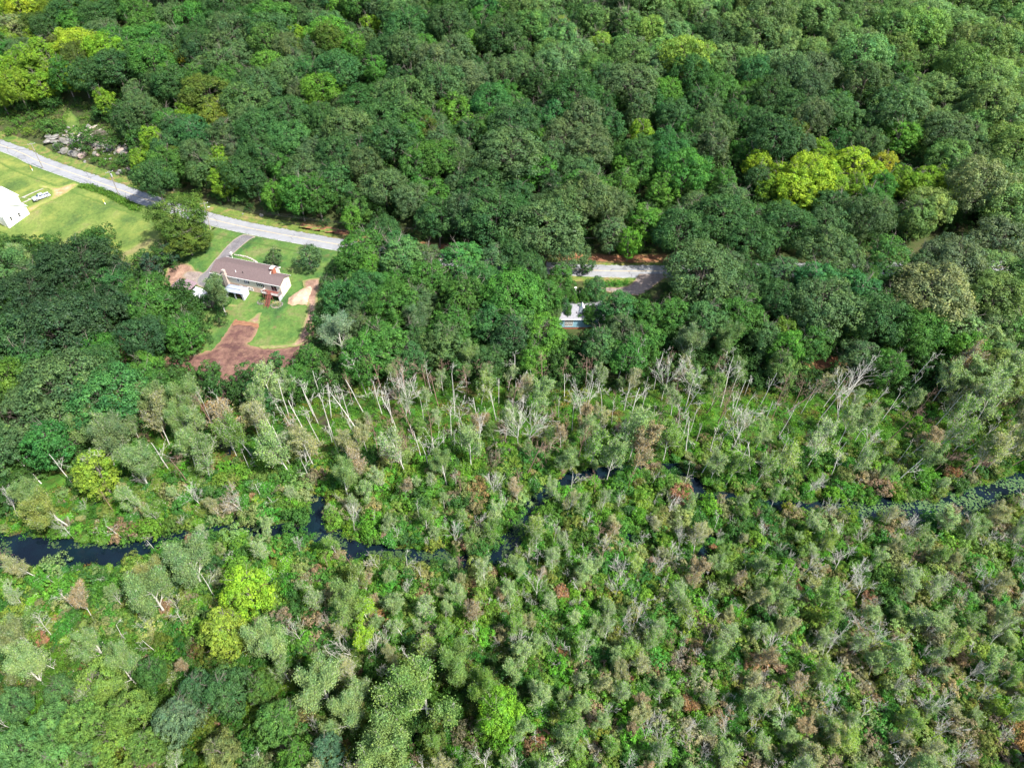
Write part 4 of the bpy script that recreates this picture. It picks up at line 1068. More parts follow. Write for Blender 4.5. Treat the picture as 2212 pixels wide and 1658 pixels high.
# roadside and hillside shrubs in the upper left, hedge at the blue house, shrubs in the yard
for (x, y, r, tint, lab) in [(40, 262, 13, (.07, .16, .03), None), (72, 250, 12, (.06, .13, .03), None), (100, 272, 16, (.05, .12, .025), None), (125, 285, 12, (.05, .12, .025), None), (20, 285, 13, (.09, .18, .03), None), (62, 285, 12, (.12, .19, .03), None), (8, 240, 13, (.07, .16, .04), None), (45, 232, 12, (.06, .14, .04), None),
                             (95, 245, 10, (.11, .2, .03), None), (178, 330, 9, (.05, .12, .02), None), (165, 315, 7, (.06, .14, .02), None), (205, 345, 10, (.06, .14, .025), None), (225, 352, 11, (.07, .17, .03), None), (245, 362, 10, (.06, .14, .025), None), (190, 318, 7, (.08, .13, .04), None), (258, 350, 10, (.05, .12, .03), None), (215, 325, 7, (.09, .13, .04), None), (150, 300, 6, (.06, .13, .02), None), (268, 372, 10, (.06, .13, .03), None),
                             (1275, 612, 9, (.05, .17, .02), 'bright green hedge shrub at the left end of the roadside hedge'), (1295, 612, 9, (.05, .17, .02), 'bright green hedge shrub second from the left by the gravel drive'), (1315, 613, 10, (.05, .18, .02), 'bright green hedge shrub in the middle of the roadside hedge'), (1335, 612, 10, (.05, .18, .02), 'bright green hedge shrub nearest the gravel drive but one'), (1353, 610, 8, (.055, .18, .02), 'bright green hedge shrub nearest the gravel drive'),
                             (397, 748, 11, (.10, .17, .13), 'pale blue green shrub beside the two pale boulders'), (568, 647, 5, (.035, .09, .03), 'small dark shrub left of the deck stairs'), (350, 590, 9, (.05, .13, .03), None)]:
    add_tree('shrub', x, y, r, tint, label=lab)

LOOKS = [((.044, .104, .034), 'dark green'), ((.072, .128, .050), 'grey green'), ((.058, .148, .030), 'mid green'), ((.048, .138, .042), 'fresh green'), ((.085, .20, .030), 'bright green'), ((.225, .33, .028), 'yellow'), ((.17, .27, .022), 'yellow green'),
         ((.12, .16, .045), 'olive green'), ((.15, .21, .10), 'pale green'), ((.19, .25, .13), 'silvery green'), ((.27, .28, .03), 'golden'), ((.30, .15, .085), 'rusty brown'), ((.22, .20, .13), 'tan')]
def look(t):
    c = np.array(t); c = c / c.sum()
    best = min(LOOKS, key=lambda l: np.abs(np.array(l[0]) / sum(l[0]) - c).sum() + 1.2 * abs(sum(l[0]) - sum(t)))
    return best[1]
def zone(px, py, kind):
    col = ['far left', 'left', 'centre left', 'centre', 'centre right', 'right', 'far right'][int(np.clip(px / 2212 * 7, 0, 6))]
    if kind in ('oak', 'maple', 'young') and py < edge_y(px):
        if py < 110: row = 'on the top edge'
        elif py < 220: row = 'high on the slope'
        elif py < 340: row = 'midway up the slope'
        elif py < 470: row = 'low on the slope'
        elif py < 600: row = 'level with the road'
        elif py < 720: row = 'between road and marsh'
        else: row = 'at the marsh edge'
    else:
        if py < 860: row = 'in the wood edge'
        elif py < 940: row = 'just below the wood'
        elif py < 1020: row = 'in the upper marsh'
        elif py < 1120: row = 'beside the stream'
        elif py < 1220: row = 'just below the stream'
        elif py < 1320: row = 'in the middle marsh'
        elif py < 1420: row = 'in the lower marsh'
        elif py < 1520: row = 'low in the photo'
        elif py < 1590: row = 'near the bottom edge'
        else: row = 'at the bottom edge'
    return row + ', ' + col
NOUN = dict(oak='round crowned tree', maple='broadleaf tree', wispy='slender marsh tree', spreading='spreading sparse tree', snag='bare dead tree', bare='bushy dead tree', shrub='leafy shrub', brush='twiggy shrub', young='young tree')
ORD = ['leftmost', 'second from left', 'third from left', 'fourth from left', 'fifth from left', 'sixth from left', 'seventh from left', 'eighth from left', 'ninth from left', 'tenth from left', 'eleventh from left', 'twelfth from left', 'thirteenth from left', 'fourteenth from left', 'fifteenth from left', 'sixteenth from left', 'seventeenth from left', 'eighteenth from left', 'nineteenth from left', 'twentieth from left', 'twenty first from left', 'twenty second from left']
groups = {}
for t in TREES:
    zc = t['h'] * .62
    t['px'] = crown_px(t['p'], zc, t['r'])
    if t['label']: continue
    t['look'] = look(t['tint']) if t['kind'] not in ('snag', 'bare') else ('tall' if t['h'] > 9 else 'low') + ' pale'
    t['zone'] = zone(t['px'][0], t['px'][1], t['kind'])
    groups.setdefault((t['look'], t['kind'], t['zone']), []).append(t)
NUMW = {2: 'two', 3: 'three', 4: 'four', 5: 'five', 6: 'six', 7: 'seven', 8: 'eight', 9: 'nine', 10: 'ten'}
for (lk, kd, zn), L_ in groups.items():
    L_.sort(key=lambda t: t['px'][0])
    for i, t in enumerate(L_):
        if len(L_) == 1: t['label'] = '%s %s %s' % (lk, NOUN[kd], zn)
        elif i < 22 or i == len(L_) - 1: t['label'] = '%s %s %s, %s' % (lk, NOUN[kd], zn, ORD[i] if i < len(L_) - 1 else 'rightmost')
        else: t['label'] = '%s %s %s' % (lk, NOUN[kd], zn)
GRP = dict(oak='trees of the wood', maple='trees of the wood', young='young trees', wispy='thin leafy trees in the marsh', spreading='thin leafy trees in the marsh', snag='dead trees in the marsh', bare='dead trees in the marsh', shrub='leafy shrubs', brush='twiggy shrubs')

def place_tree(t, rng):
    pr = PROTO[t['kind']]
    cm, tm, R0, H0 = pr[rng.randint(len(pr))]
    o = bpy.data.objects.new(NAMES[t['kind']], None)
    o.location = t['p']
    o.rotation_euler = (t['lean'][0], t['lean'][1], rng.uniform(0, 6.28)) if t['lean'] == (0, 0) else Matrix.Identity(3).to_euler()
    if t['lean'] != (0, 0):
        o.rotation_mode = 'XYZ'
        e = (Matrix.Rotation(t['lean'][1], 3, 'Y') @ Matrix.Rotation(t['lean'][0], 3, 'X') @ Matrix.Rotation(rng.uniform(0, 6.28), 3, 'Z')).to_euler()
        o.rotation_euler = e
    sx = t['r'] / R0; szz = t['h'] / H0
    if t['kind'] in ('snag', 'bare', 'wispy'): sx = szz * rng.uniform(.75, 1.05)
    o.scale = (sx * rng.uniform(.94, 1.07), sx, szz)
    put(o, t['label'], CATS[t['kind']], GRP[t['kind']])
    for nm, mh in (('crown', cm), ('trunk', tm)):
        if mh is None: continue
        c = bpy.data.objects.new(nm if cm is not None else 'trunk', mh)
        c.parent = o
        if nm == 'crown': c['tint'] = [float(v) for v in t['tint']]
        COL.objects.link(c)
rng = np.random.RandomState(99)
for t in TREES: place_tree(t, rng)
print('individual plants', len(TREES))

# ---- uncountable remainder through geometry nodes, one object each
def scatter(name, items, meshes, label, cat):
    """items: x, y, z, scale xyz, rot xyz, tint rgb, index"""
    col = bpy.data.collections.new(name + '_shapes')
    for i, ml in enumerate(meshes):
        o = bpy.data.objects.new('%s_shape_%02d' % (name, i), ml)
        col.objects.link(o)
    n = len(items)
    A = np.array([i[:9] for i in items], np.float32)
    me = bpy.data.meshes.new(name)
    me.vertices.add(n); me.vertices.foreach_set('co', A[:, :3].ravel())
    for an, arr in (('scl', A[:, 3:6]), ('rot', A[:, 6:9])):
        a = me.attributes.new(an, 'FLOAT_VECTOR', 'POINT'); a.data.foreach_set('vector', np.ascontiguousarray(arr).ravel())
    T = np.ones((n, 4), np.float32); T[:, :3] = np.array([i[9] for i in items])
    a = me.attributes.new('tint', 'FLOAT_COLOR', 'POINT'); a.data.foreach_set('color', T.ravel())
    a = me.attributes.new('idx', 'INT', 'POINT'); a.data.foreach_set('value', np.array([i[10] for i in items], np.int32))
    o = bpy.data.objects.new(name, me)
    put(o, label, cat, kind='stuff')
    ng = bpy.data.node_groups.new(name + '_nodes', 'GeometryNodeTree')
    ng.interface.new_socket('Geometry', in_out='INPUT', socket_type='NodeSocketGeometry')
    ng.interface.new_socket('Geometry', in_out='OUTPUT', socket_type='NodeSocketGeometry')
    N = ng.nodes; L = ng.links
    gi = N.new('NodeGroupInput'); go = N.new('NodeGroupOutput')
    ip = N.new('GeometryNodeInstanceOnPoints')
    ci = N.new('GeometryNodeCollectionInfo'); ci.inputs['Collection'].default_value = col
    ci.inputs['Separate Children'].default_value = True; ci.inputs['Reset Children'].default_value = True
    ip.inputs['Pick Instance'].default_value = True
    def na(nm, dt):
        q = N.new('GeometryNodeInputNamedAttribute'); q.data_type = dt; q.inputs[0].default_value = nm
        return q.outputs[0]
    L.new(gi.outputs[0], ip.inputs['Points']); L.new(ci.outputs[0], ip.inputs['Instance'])
    L.new(na('idx', 'INT'), ip.inputs['Instance Index']); L.new(na('rot', 'FLOAT_VECTOR'), ip.inputs['Rotation']); L.new(na('scl', 'FLOAT_VECTOR'), ip.inputs['Scale'])
    L.new(ip.outputs[0], go.inputs[0])
    md = o.modifiers.new('scatter', 'NODES'); md.node_group = ng
    return o

def joined(cm, tm, name):
    """crown and trunk in one mesh for scattered plants"""
    bm = bmesh.new()
    if cm: bm.from_mesh(cm)
    nf = len(bm.faces)
    bm.from_mesh(tm)
    bm.faces.ensure_lookup_table()
    for f in bm.faces[nf:]: f.material_index = 1
    me_ = bpy.data.meshes.new(name); bm.to_mesh(me_); bm.free()
    me_.materials.append(M['leaf']); me_.materials.append(tm.materials[0])
    return me_

def item(t, kinds_off, rng):
    pr = PROTO[t['kind']]; k = rng.randint(min(4, len(pr)))
    R0, H0 = pr[0][2:]
    s = t['r'] / R0
    return (*t['p'], s, s, t['h'] / H0, t['lean'][0], t['lean'][1], rng.uniform(0, 6.28), t['tint'], kinds_off[t['kind']] + k)
ml = [joined(*PROTO['oak'][k][:2], 'wood') for k in range(4)] + [joined(*PROTO['maple'][k][:2], 'wood') for k in range(4)]
scatter('woodland', [item(t, {'oak': 0, 'maple': 4}, rng) for t in WOOD_STUFF], ml, 'green woodland filling the gaps and running on beyond the photo', 'woodland')
ml = [joined(*PROTO['shrub'][k][:2], 'scrub') for k in range(4)] + [joined(*PROTO['brush'][k][:2], 'scrub') for k in range(4)]
scatter('marsh_scrub', [item(t, {'shrub': 0, 'brush': 4}, rng) for t in SHRUB_STUFF], ml, 'dense green and tan scrub covering the marsh', 'scrub')
und = []
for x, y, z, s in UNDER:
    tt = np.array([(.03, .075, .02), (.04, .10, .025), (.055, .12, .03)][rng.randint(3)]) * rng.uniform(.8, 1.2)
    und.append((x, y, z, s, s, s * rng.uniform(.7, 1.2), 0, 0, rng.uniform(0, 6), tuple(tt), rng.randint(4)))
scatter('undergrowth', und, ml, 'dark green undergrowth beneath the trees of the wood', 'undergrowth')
ml = [joined(*PROTO['wispy'][k][:2], 'sapling') for k in range(4)]
for kk in ('snag', 'bare'):
    for k in range(4):
        t_ = PROTO[kk][k][1].copy(); t_.materials.clear(); t_.materials.append(M['leaf']); t_.materials.append(M['bark_pale'])
        t_.polygons.foreach_set('material_index', np.ones(len(t_.polygons), np.int32)); ml.append(t_)
extra = marsh_trees[300 - n_sp:] + marsh_snags[300:]
print('extra', len(extra))
scatter('marsh_thicket', [item(t, {'wispy': 0, 'snag': 4, 'bare': 8}, rng) for t in extra], ml, 'thicket of thin marsh saplings and dead stems between the bigger trees', 'thicket')

# low herbs, ferns and sedge in the marsh
hv = []
def tuft(seed):
    r = np.random.RandomState(seed); n = 46
    C = r.normal(size=(n, 3)) * np.array([.42, .42, .14]) + np.array([0, 0, .28])
    return leaf_mesh('tuft', C, r.normal(size=(n, 3)) * .8 + np.array([0, 0, .6]), .22 * r.uniform(.6, 1.5, n), np.clip(r.normal(.5, .2, n), 0, 1), r)
tufts = [tuft(500 + k) for k in range(5)]
for _ in range(26000):
    px = rng.uniform(-40, 2250); py = rng.uniform(825, 1700)
    if py < edge_y(px) - 6: continue
    d = ray(px, py); t_ = (0.1 - CAM_H) / d[2]; x, y = d[0] * t_, d[1] * t_
    hv.append((x, y, px, py))
HX = np.array([h_[0] for h_ in hv]); HY = np.array([h_[1] for h_ in hv]); HZ = terrain(HX, HY)
n1 = sines(HX, HY, 14, 31)
items = []
for i, (x, y, px, py) in enumerate(hv):
    if HZ[i] < WATER_Z + .02: continue
    w = n1[i] + rng.normal(0, .5)
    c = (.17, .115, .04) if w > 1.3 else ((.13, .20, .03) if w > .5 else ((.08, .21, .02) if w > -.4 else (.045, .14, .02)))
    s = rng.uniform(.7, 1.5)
    items.append((x, y, HZ[i], s, s, s * rng.uniform(.6, 1.4), 0, 0, rng.uniform(0, 6.28), tuple(np.array(c) * rng.uniform(.8, 1.25) * (.72 if py > 1180 else 1)), rng.randint(5)))  # tint darkened lower down, painting shade into the gaps between shrubs
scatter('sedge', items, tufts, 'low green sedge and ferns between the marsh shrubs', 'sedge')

# lily pads
def pad(seed):
    r = np.random.RandomState(seed)
    V = [(0, 0, 0.01)]; a0 = r.uniform(0, 6.28)
    for k in range(9):
        a = a0 + k / 8 * 5.7
        V.append((math.cos(a) * r.uniform(.9, 1.05), math.sin(a) * r.uniform(.9, 1.05), r.uniform(0, .03)))
    Fq = [(0, k, k + 1) for k in range(1, 9)]
    return mesh_np('lily_pad', V, Fq, [M['leaf']], {'v': ('FACE', np.full(8, .5))})
pads = [pad(k) for k in range(3)]
items = []
for (x0, x1, y0, y1, dens) in [(1985, 2260, 1030, 1125, 3300), (1780, 1990, 1085, 1135, 900), (0, 25, 1170, 1215, 120), (795, 990, 1190, 1230, 1100), (1085, 1130, 1110, 1210, 450), (350, 470, 1150, 1180, 260), (660, 750, 1150, 1190, 260), (100, 330, 1170, 1185, 200), (1130, 1240, 1040, 1110, 300)]:
    for _ in range(dens):
        p = plane_pt(rng.uniform(x0, x1), rng.uniform(y0, y1), WATER_Z)
        if stream_sd(p[0], p[1]) > 1.2 or terrain(p[0], p[1]) > WATER_Z: continue
        if sines(p[0], p[1], 7, 41) < -.35 and rng.rand() < .85: continue
        s = rng.uniform(.13, .26)
        c = np.array([(.085, .155, .07), (.07, .13, .05), (.12, .18, .08)][rng.randint(3)]) * (1 if x0 > 1500 else .6)
        items.append((p[0], p[1], WATER_Z + .02, s, s, s, rng.normal(0, .04), rng.normal(0, .04), rng.uniform(0, 6), tuple(c), rng.randint(3)))
scatter('lily_pads', items, pads, 'pale green lily pads floating on the dark stream', 'lily pads')

# ------------------------------------------------------------------ long cream house
def frame_at(x, y, z, deg):
    return Matrix.Translation((x, y, z)) @ Matrix.Rotation(rad(deg), 4, 'Z')

def window(parent, x0, x1, z0, z1, face, wallpos, cols=1, rows=2, shutters=False, frame='white', glassm='glass'):
    """window as a part: frame with real depth, glass pane sub-part, glazing bars. face: 'S' front wall (y = wallpos), 'E' right gable (x = wallpos)"""
    f = MB(); g = MB(); b = MB(); t = .09
    def bx(m, a0, a1, d0, d1, c0, c1):
        if face == 'S': m.box(a0, wallpos - d1, c0, a1, wallpos - d0, c1)
        else: m.box(wallpos + d0, a0, c0, wallpos + d1, a1, c1)
    bx(f, x0 - t, x1 + t, .0, .07, z0 - t, z0); bx(f, x0 - t, x1 + t, .0, .07, z1, z1 + t)
    bx(f, x0 - t, x0, .0, .07, z0, z1); bx(f, x1, x1 + t, .0, .07, z0, z1)
    fo = f.build('window', M[frame], parent)
    bx(g, x0, x1, .005, .025, z0, z1)
    g.build('pane', M[glassm], fo)
    for k in range(1, cols):
        a = x0 + (x1 - x0) * k / cols; bx(b, a - .035, a + .035, .026, .06, z0, z1)
    for k in range(1, rows):
        c = z0 + (z1 - z0) * k / rows; bx(b, x0, x1, .026, .055, c - .03, c + .03)
    if b.v: b.build('glazing_bar', M[frame], fo)
    if shutters:
        for a in (x0 - t - .42, x1 + t + .04):
            s = MB(); bx(s, a, a + .38, .005, .05, z0 - .05, z1 + .05); s.build('shutter', M['shutter'], parent)
    return fo

q = plane_pt(*z1(1700, 745), 8.6)
HA = -17.0
ca, sa = math.cos(rad(HA)), math.sin(rad(HA))
# local frame: origin is the front right base corner of the wing, x runs to the left as negative
HZ0 = 3.35
hx = q[0] - ca * .35 - sa * .35 * -1 * 0
hy = q[1] - sa * .35
hx += -sa * .4; hy += ca * .4
house = empty('long_house', (hx, hy, HZ0), rad(HA), 'long cream house with maroon roof, brick chimney and raised back deck', 'house')
WL, ML, WD, MD = 5.0, 18.6, 5.1, 7.9     # wing length, main length, wing depth, main depth
EV = 5.1                                  # eave height over the lower floor
m = MB()
m.box(-WL - ML, .0, -1.5, -WL, MD, 2.45); m.build('lower_wall', M['pink_block'], house)
m = MB()
m.prism_x([(-.03, 2.45), (MD + .03, 2.45), (MD + .03, EV), (MD / 2, EV + 1.55), (-.03, EV)], -WL - ML - .02, -WL)
m.build('upper_wall', M['cream'], house)
m = MB()
m.prism_x([(.02, .9), (WD, .9), (WD, EV), (WD / 2, EV + 1.05), (.02, EV)], -WL + .004, 0)
m.build('wing_wall', M['cream'], house)
m = MB()
m.box(-WL + .004, .08, -1.5, -.05, WD - .06, .88); m.build('foundation_wall', M['lattice'], house)
def roof_slabs(x0, x1, depth, ev, rise, oh, th, name_parent, mat):
    half = depth / 2; sl = rise / half
    for s_ in (0, 1):
        y_out = -oh if s_ == 0 else depth + oh
        z_out = ev - sl * oh
        mm = MB()
        mm.prism_x([(y_out, z_out + .02), (half, ev + rise + .02), (half, ev + rise + .02 + th), (y_out, z_out + .02 + th)], x0, x1)
        r_ = mm.build('roof', mat, name_parent)
        g_ = MB(); yy = y_out - .02 if s_ == 0 else y_out + .02
        g_.prism_x([(yy - .03, z_out - .08), (yy + .03, z_out - .08), (yy + .03, z_out + .14), (yy - .03, z_out + .14)], x0, x1)
        g_.build('fascia', M['white'], r_)
    mm = MB(); mm.prism_x([(half - .14, ev + rise + th - .01), (half, ev + rise + th + .06), (half + .14, ev + rise + th - .01)], x0 + .02, x1 - .02)
    mm.build('ridge_cap', mat, name_parent)
roof_slabs(-WL - ML - .4, -WL + .3, MD, EV, 1.55, .45, .12, house, M['shingle'])
roof_slabs(-WL + .302, .38, WD, EV, 1.05, .45, .12, house, M['shingle'])
m = MB(); m.prism_x([(MD * .02, EV - .02), (MD / 2, EV + 1.5), (MD * .98, EV - .02)], -WL + .001, -WL + .02); m.build('gable', M['white'], house)
for yy0, yy1, za, zb in ((MD * .36, MD / 2, EV + 1.13, EV + 1.55), (MD + .45, MD / 2, EV - .18, EV + 1.55)):
    m = MB(); m.prism_x([(yy0, za), (yy1, zb), (yy1, zb + .2), (yy0, za + .2)], -WL + .3, -WL + .36); m.build('rake_board', M['white'], house)
m = MB(); m.box(-WL + .10, MD * .46, 1.0, -WL + .95, MD * .46 + 1.5, EV + 2.5)
ch = m.build('chimney', M['brick'], house)
m = MB(); m.box(-WL + .0, MD * .46 - .1, EV + 2.5, -WL + 1.05, MD * .46 + 1.6, EV + 2.68); cp = m.build('chimney_cap', M['white'], ch)
m = MB(); m.box(-WL + .3, MD * .46 + .3, EV + 2.68, -WL + .75, MD * .46 + .7, EV + 2.95); m.build('flue', M['pink_block'], ch)
m = MB(); m.box(-WL + .3, MD * .46 + .9, EV + 2.68, -WL + .75, MD * .46 + 1.3, EV + 2.88); m.build('flue', M['pink_block'], ch)
m = MB(); m.box(-WL - ML + 4.3, -.85, -1.0, -WL - ML + 5.6, .0, EV + .6); m.box(-WL - ML + 4.5, -.7, EV + .6, -WL - ML + 5.4, .1, EV + 1.9)
ch = m.build('chimney', M['chimney_grey'], house)
for (xa, za) in ((-15.6, .33), (-13.2, .36)):
    m = MB(); m.tube((xa, MD * za * .5, EV + .1), (xa, MD * za * .5, EV + 1.25), .09, n=10); m.build('roof_vent', M['white' if xa < -14 else 'rubber'], house)
# upper windows on the garden side (local x from the left end of the wing)
LX = -WL - ML
window(house, LX + 9.0 - .25, LX + 9.0 + .35, 3.4, 4.35, 'S', -.03)
window(house, LX + 11.7, LX + 12.3, 3.4, 4.4, 'S', -.03, shutters=True)
window(house, LX + 15.9, LX + 17.3, 3.2, 4.5, 'S', -.03, cols=2, shutters=True)
window(house, LX + 3.0, LX + 3.9, 3.2, 4.4, 'S', -.03, shutters=True)
for xa in (11.8, 12.75, 16.3, 17.3):
    window(house, LX + xa, LX + xa + .7, .9, 1.9, 'S', .0, cols=2, rows=2)
m = MB(); m.box(LX + 8.9, -.06, -.1, LX + 9.9, -.005, 2.05); dr = m.build('door', M['white'], house)
m = MB(); m.box(LX + 9.1, -.075, .9, LX + 9.7, -.061, 1.85); m.build('pane', M['glass'], dr)
# wing: sliding door, windows in the gable
m = MB(); m.box(-3.3, -.06, 2.55, -1.35, .0, 4.6); dr = m.build('sliding_door', M['white'], house)
for k in range(2):
    m = MB(); m.box(-3.22 + k * .93, -.08, 2.62, -3.22 + k * .93 + .86, -.062, 4.52); m.build('pane', M['glass'], dr)
for k in range(4):
    y_ = .75 + k * 1.0
    window(house, y_, y_ + .62, 2.9, 4.0, 'E', .0, cols=2, rows=2)
m = MB(); m.tube((.15, WD + .1, .9), (1.6, WD + .5, .55), .07); m.build('downspout', M['white'], house)
# deck
DZ = 2.3
m = MB()
DX0, DX1, DY = -5.6, -.1, -1.9
dk = MB()
for k in range(13):
    pass
dk.box(DX0, DY, DZ - .22, DX1, -.03, DZ - .02); deck = dk.build('deck', M['deck'], house)
for k in range(13):
    b = MB(); w = (-.05 - DY) / 13
    b.box(DX0 - .03, DY + k * w, DZ - .018, DX1 + .03, DY + (k + 1) * w - .02, DZ + .02); b.build('deck_board', M['deck'], deck)
for xx in (DX0 + .1, -3.9, -2.5, DX1 - .1):
    b = MB(); b.box(xx - .07, DY + .02, -1.4, xx + .07, DY + .16, DZ - .22); b.build('post', M['deck'], deck)
SX0, SX1 = -3.75, -2.5
def railing(p0, p1, n, mat='white'):
    p0, p1 = Vector(p0), Vector(p1)
    for z_ in (.95, .12):
        b = MB(); b.tube(p0 + Vector((0, 0, z_)), p1 + Vector((0, 0, z_)), .045, n=4); b.build('rail', M['deck' if z_ > .5 else mat], deck)
    for k in range(n):
        c = p0.lerp(p1, (k + .5) / n)
        b = MB(); b.box(c.x - .05, c.y - .02 if abs(p1.x - p0.x) > .5 else c.y - .05, c.z + .13, c.x + .05, c.y + .02 if abs(p1.x - p0.x) > .5 else c.y + .05, c.z + .93); b.build('baluster', M[mat], deck)
railing((DX0, DY, DZ), (SX0, DY, DZ), 9)
railing((SX1, DY, DZ), (DX1, DY, DZ), 11)
railing((DX1, DY, DZ), (DX1, -.1, DZ), 8, 'metal_grey')
railing((DX0, DY, DZ), (DX0, -.1, DZ), 8)
arc = MB()
for k in range(10):
    a0, a1 = math.pi * k / 10, math.pi * (k + 1) / 10
    arc.tube((DX0 + 1.2 + math.cos(a0) * .75, DY + .05, DZ + .75 + math.sin(a0) * .75), (DX0 + 1.2 + math.cos(a1) * .75, DY + .05, DZ + .75 + math.sin(a1) * .75), .12, n=6)
arc.box(DX0 + .55, DY + .02, DZ + .7, DX0 + 1.85, DY + .09, DZ + 1.1)
arc.build('arched_panel', M['deck'], deck)
b = MB(); b.box(DX1 - .06, DY, -1.3, DX1 + .0, -.1, DZ - .25); b.build('skirt_panel', M['lattice'], deck)
# stairs towards the garden
st = MB(); nst = 12; rise = 3.2 / nst; run = .27
stairs = None
for sx in (SX0 + .02, SX1 - .08):
    st.hexa([(sx, DY - .05, DZ - .45), (sx + .07, DY - .05, DZ - .45), (sx + .07, DY - nst * run - .1, DZ - 3.55), (sx, DY - nst * run - .1, DZ - 3.55),
             (sx, DY - .05, DZ - .05), (sx + .07, DY - .05, DZ - .05), (sx + .07, DY - nst * run - .1, DZ - 3.2), (sx, DY - nst * run - .1, DZ - 3.2)])
stairs = st.build('stairs', M['deck'], house)
for k in range(nst):
    b = MB(); zz = DZ - (k + 1) * rise; yy = DY - k * run
    b.box(SX0 - .02, yy - run - .02, zz - .05, SX1 + .02, yy - .03, zz); b.build('step', M['deck'], stairs)
for sx in (SX0, SX1):
    b = MB(); b.tube((sx, DY, DZ + .95), (sx, DY - nst * run, DZ - 3.2 + .95), .05, n=4); b.build('handrail', M['deck'], stairs)
    for k in range(5):
        b = MB(); b.box(sx - .04, DY - k * nst * run / 4 - .04, DZ - k * .8 - .4, sx + .04, DY - k * nst * run / 4 + .04, DZ - k * .8 + .93); b.build('newel', M['deck'], stairs)

def local(ob, x, y, z=0):
    return ob.matrix_basis @ Vector((x, y, z))
def flower_bed(c, rx, ry, seed, label):
    r = np.random.RandomState(seed)
    poly = [(c[0] + math.cos(a) * rx, c[1] + math.sin(a) * ry) for a in np.linspace(0, 6.28, 15)[:-1]]
    e = empty('flower_bed', (c[0], c[1], tz(*c)), 0, label, 'flower bed', 'round beds beside the deck stairs')
    bed = sheet('soil', poly, M['bed'], .14, .6, .03, seed, world_pts=True, kind=None)
    bed.parent = e; bed.matrix_parent_inverse = e.matrix_basis.inverted()
    for k, a in enumerate(np.arange(0, 6.28, .32)):
        stone(e, c[0] + math.cos(a) * rx, c[1] + math.sin(a) * ry, r.uniform(.16, .26), 'edging_stone', M['rock'], r)
    for k in range(9):
        a, q_ = r.uniform(0, 6.28), math.sqrt(r.rand()) * .8
        mesh = tufts[k % 5]
        o = bpy.data.objects.new('plant', mesh); o['tint'] = [(.10, .2, .05), (.3, .28, .1), (.12, .16, .12)][k % 3]
        o['kind'] = 'stuff'; o.scale = (.9,) * 3; o.location = Vector((c[0] + math.cos(a) * rx * q_, c[1] + math.sin(a) * ry * q_, tz(*c) + .2)) - e.location
        put(o, parent=e)

def rock_mesh(seed, flat_=.7, blocky=.35):
    r = np.random.RandomState(seed)
    bm = bmesh.new()
    bmesh.ops.create_icosphere(bm, subdivisions=2, radius=1)
    planes = [(rnd_dir(r), r.uniform(.55, .85)) for _ in range(9)]
    for v in bm.verts:
        c = np.array(v.co)
        for n_, d_ in planes:
            k = c.dot(n_)
            if k > d_: c = c - n_ * (k - d_)
        c = c * (1 + r.normal(0, .03))
        v.co = c * np.array([1, .85, flat_])
    me = bpy.data.meshes.new('rock'); bm.to_mesh(me); bm.free()
    return me
ROCKS = [rock_mesh(k, [.55, .7, .8][k % 3]) for k in range(8)]
rock_cache = {}
def rock_data(k, mat):
    key = (k, mat.name)
    if key not in rock_cache:
        m_ = ROCKS[k].copy(); m_.materials.clear(); m_.materials.append(mat); rock_cache[key] = m_
    return rock_cache[key]
def stone(parent, x, y, s, name, mat, r, label=None, cat=None, group=None, sc=(1, 1, 1), dz=.25, rz=None):
    o = bpy.data.objects.new(name, rock_data(r.randint(8), mat))
    loc = Vector((x, y, tz(x, y) + s * dz + .08))
    o.location = loc - parent.location if parent else loc
    o.rotation_euler = (r.uniform(-.15, .15), r.uniform(-.15, .15), r.uniform(0, 6.28) if rz is None else rz)
    o.scale = (s * sc[0], s * sc[1], s * sc[2])
    return put(o, label, cat, group, parent=parent)
RR = np.random.RandomState(5)
cbed = at(*z1(1620, 1235)); flower_bed(cbed[:2], 1.75, 1.4, 51, 'round stone edged flower bed to the right of the deck stairs')
cbed = at(*z1(1230, 1165)); flower_bed(cbed[:2], 1.2, .95, 52, 'smaller stone edged flower bed to the left of the deck stairs')

# gazebo with pale roof and curtains
g0 = plane_pt(*z1(800, 1130), 3.0); g1 = plane_pt(*z1(370, 1030), 3.0)
GW, GD, GH = 6.3, 3.0, 2.75
gaz = empty('gazebo', (g0[0], g0[1], 2.95), rad(HA + 1), 'pale blue roofed garden canopy with hanging curtains behind the house', 'gazebo')
for x_ in (-.1, -GW / 2, -GW + .1):
    for y_ in (.1, GD - .1):
        b = MB(); b.box(x_ - .05, y_ - .05, -.5, x_ + .05, y_ + .05, GH); b.build('post', M['metal_grey'], gaz)
b = MB()
b.hexa([(-GW - .3, -.3, GH), (.3, -.3, GH), (.3, GD + .3, GH), (-GW - .3, GD + .3, GH), (-GW + 1.0, 1.0, GH + .62), (-1.0, 1.0, GH + .62), (-1.0, GD - 1.0, GH + .62), (-GW + 1.0, GD - 1.0, GH + .62)])
rf = b.build('roof', M['canopy'], gaz)
b = MB()
b.hexa([(-GW + .8, .75, GH + .72), (-.8, .75, GH + .72), (-.8, GD - .75, GH + .72), (-GW + .8, GD - .75, GH + .72), (-GW + 1.6, GD / 2 - .1, GH + 1.05), (-1.6, GD / 2 - .1, GH + 1.05), (-1.6, GD / 2 + .1, GH + 1.05), (-GW + 1.6, GD / 2 + .1, GH + 1.05)])
b.build('upper_roof', M['canopy'], gaz)
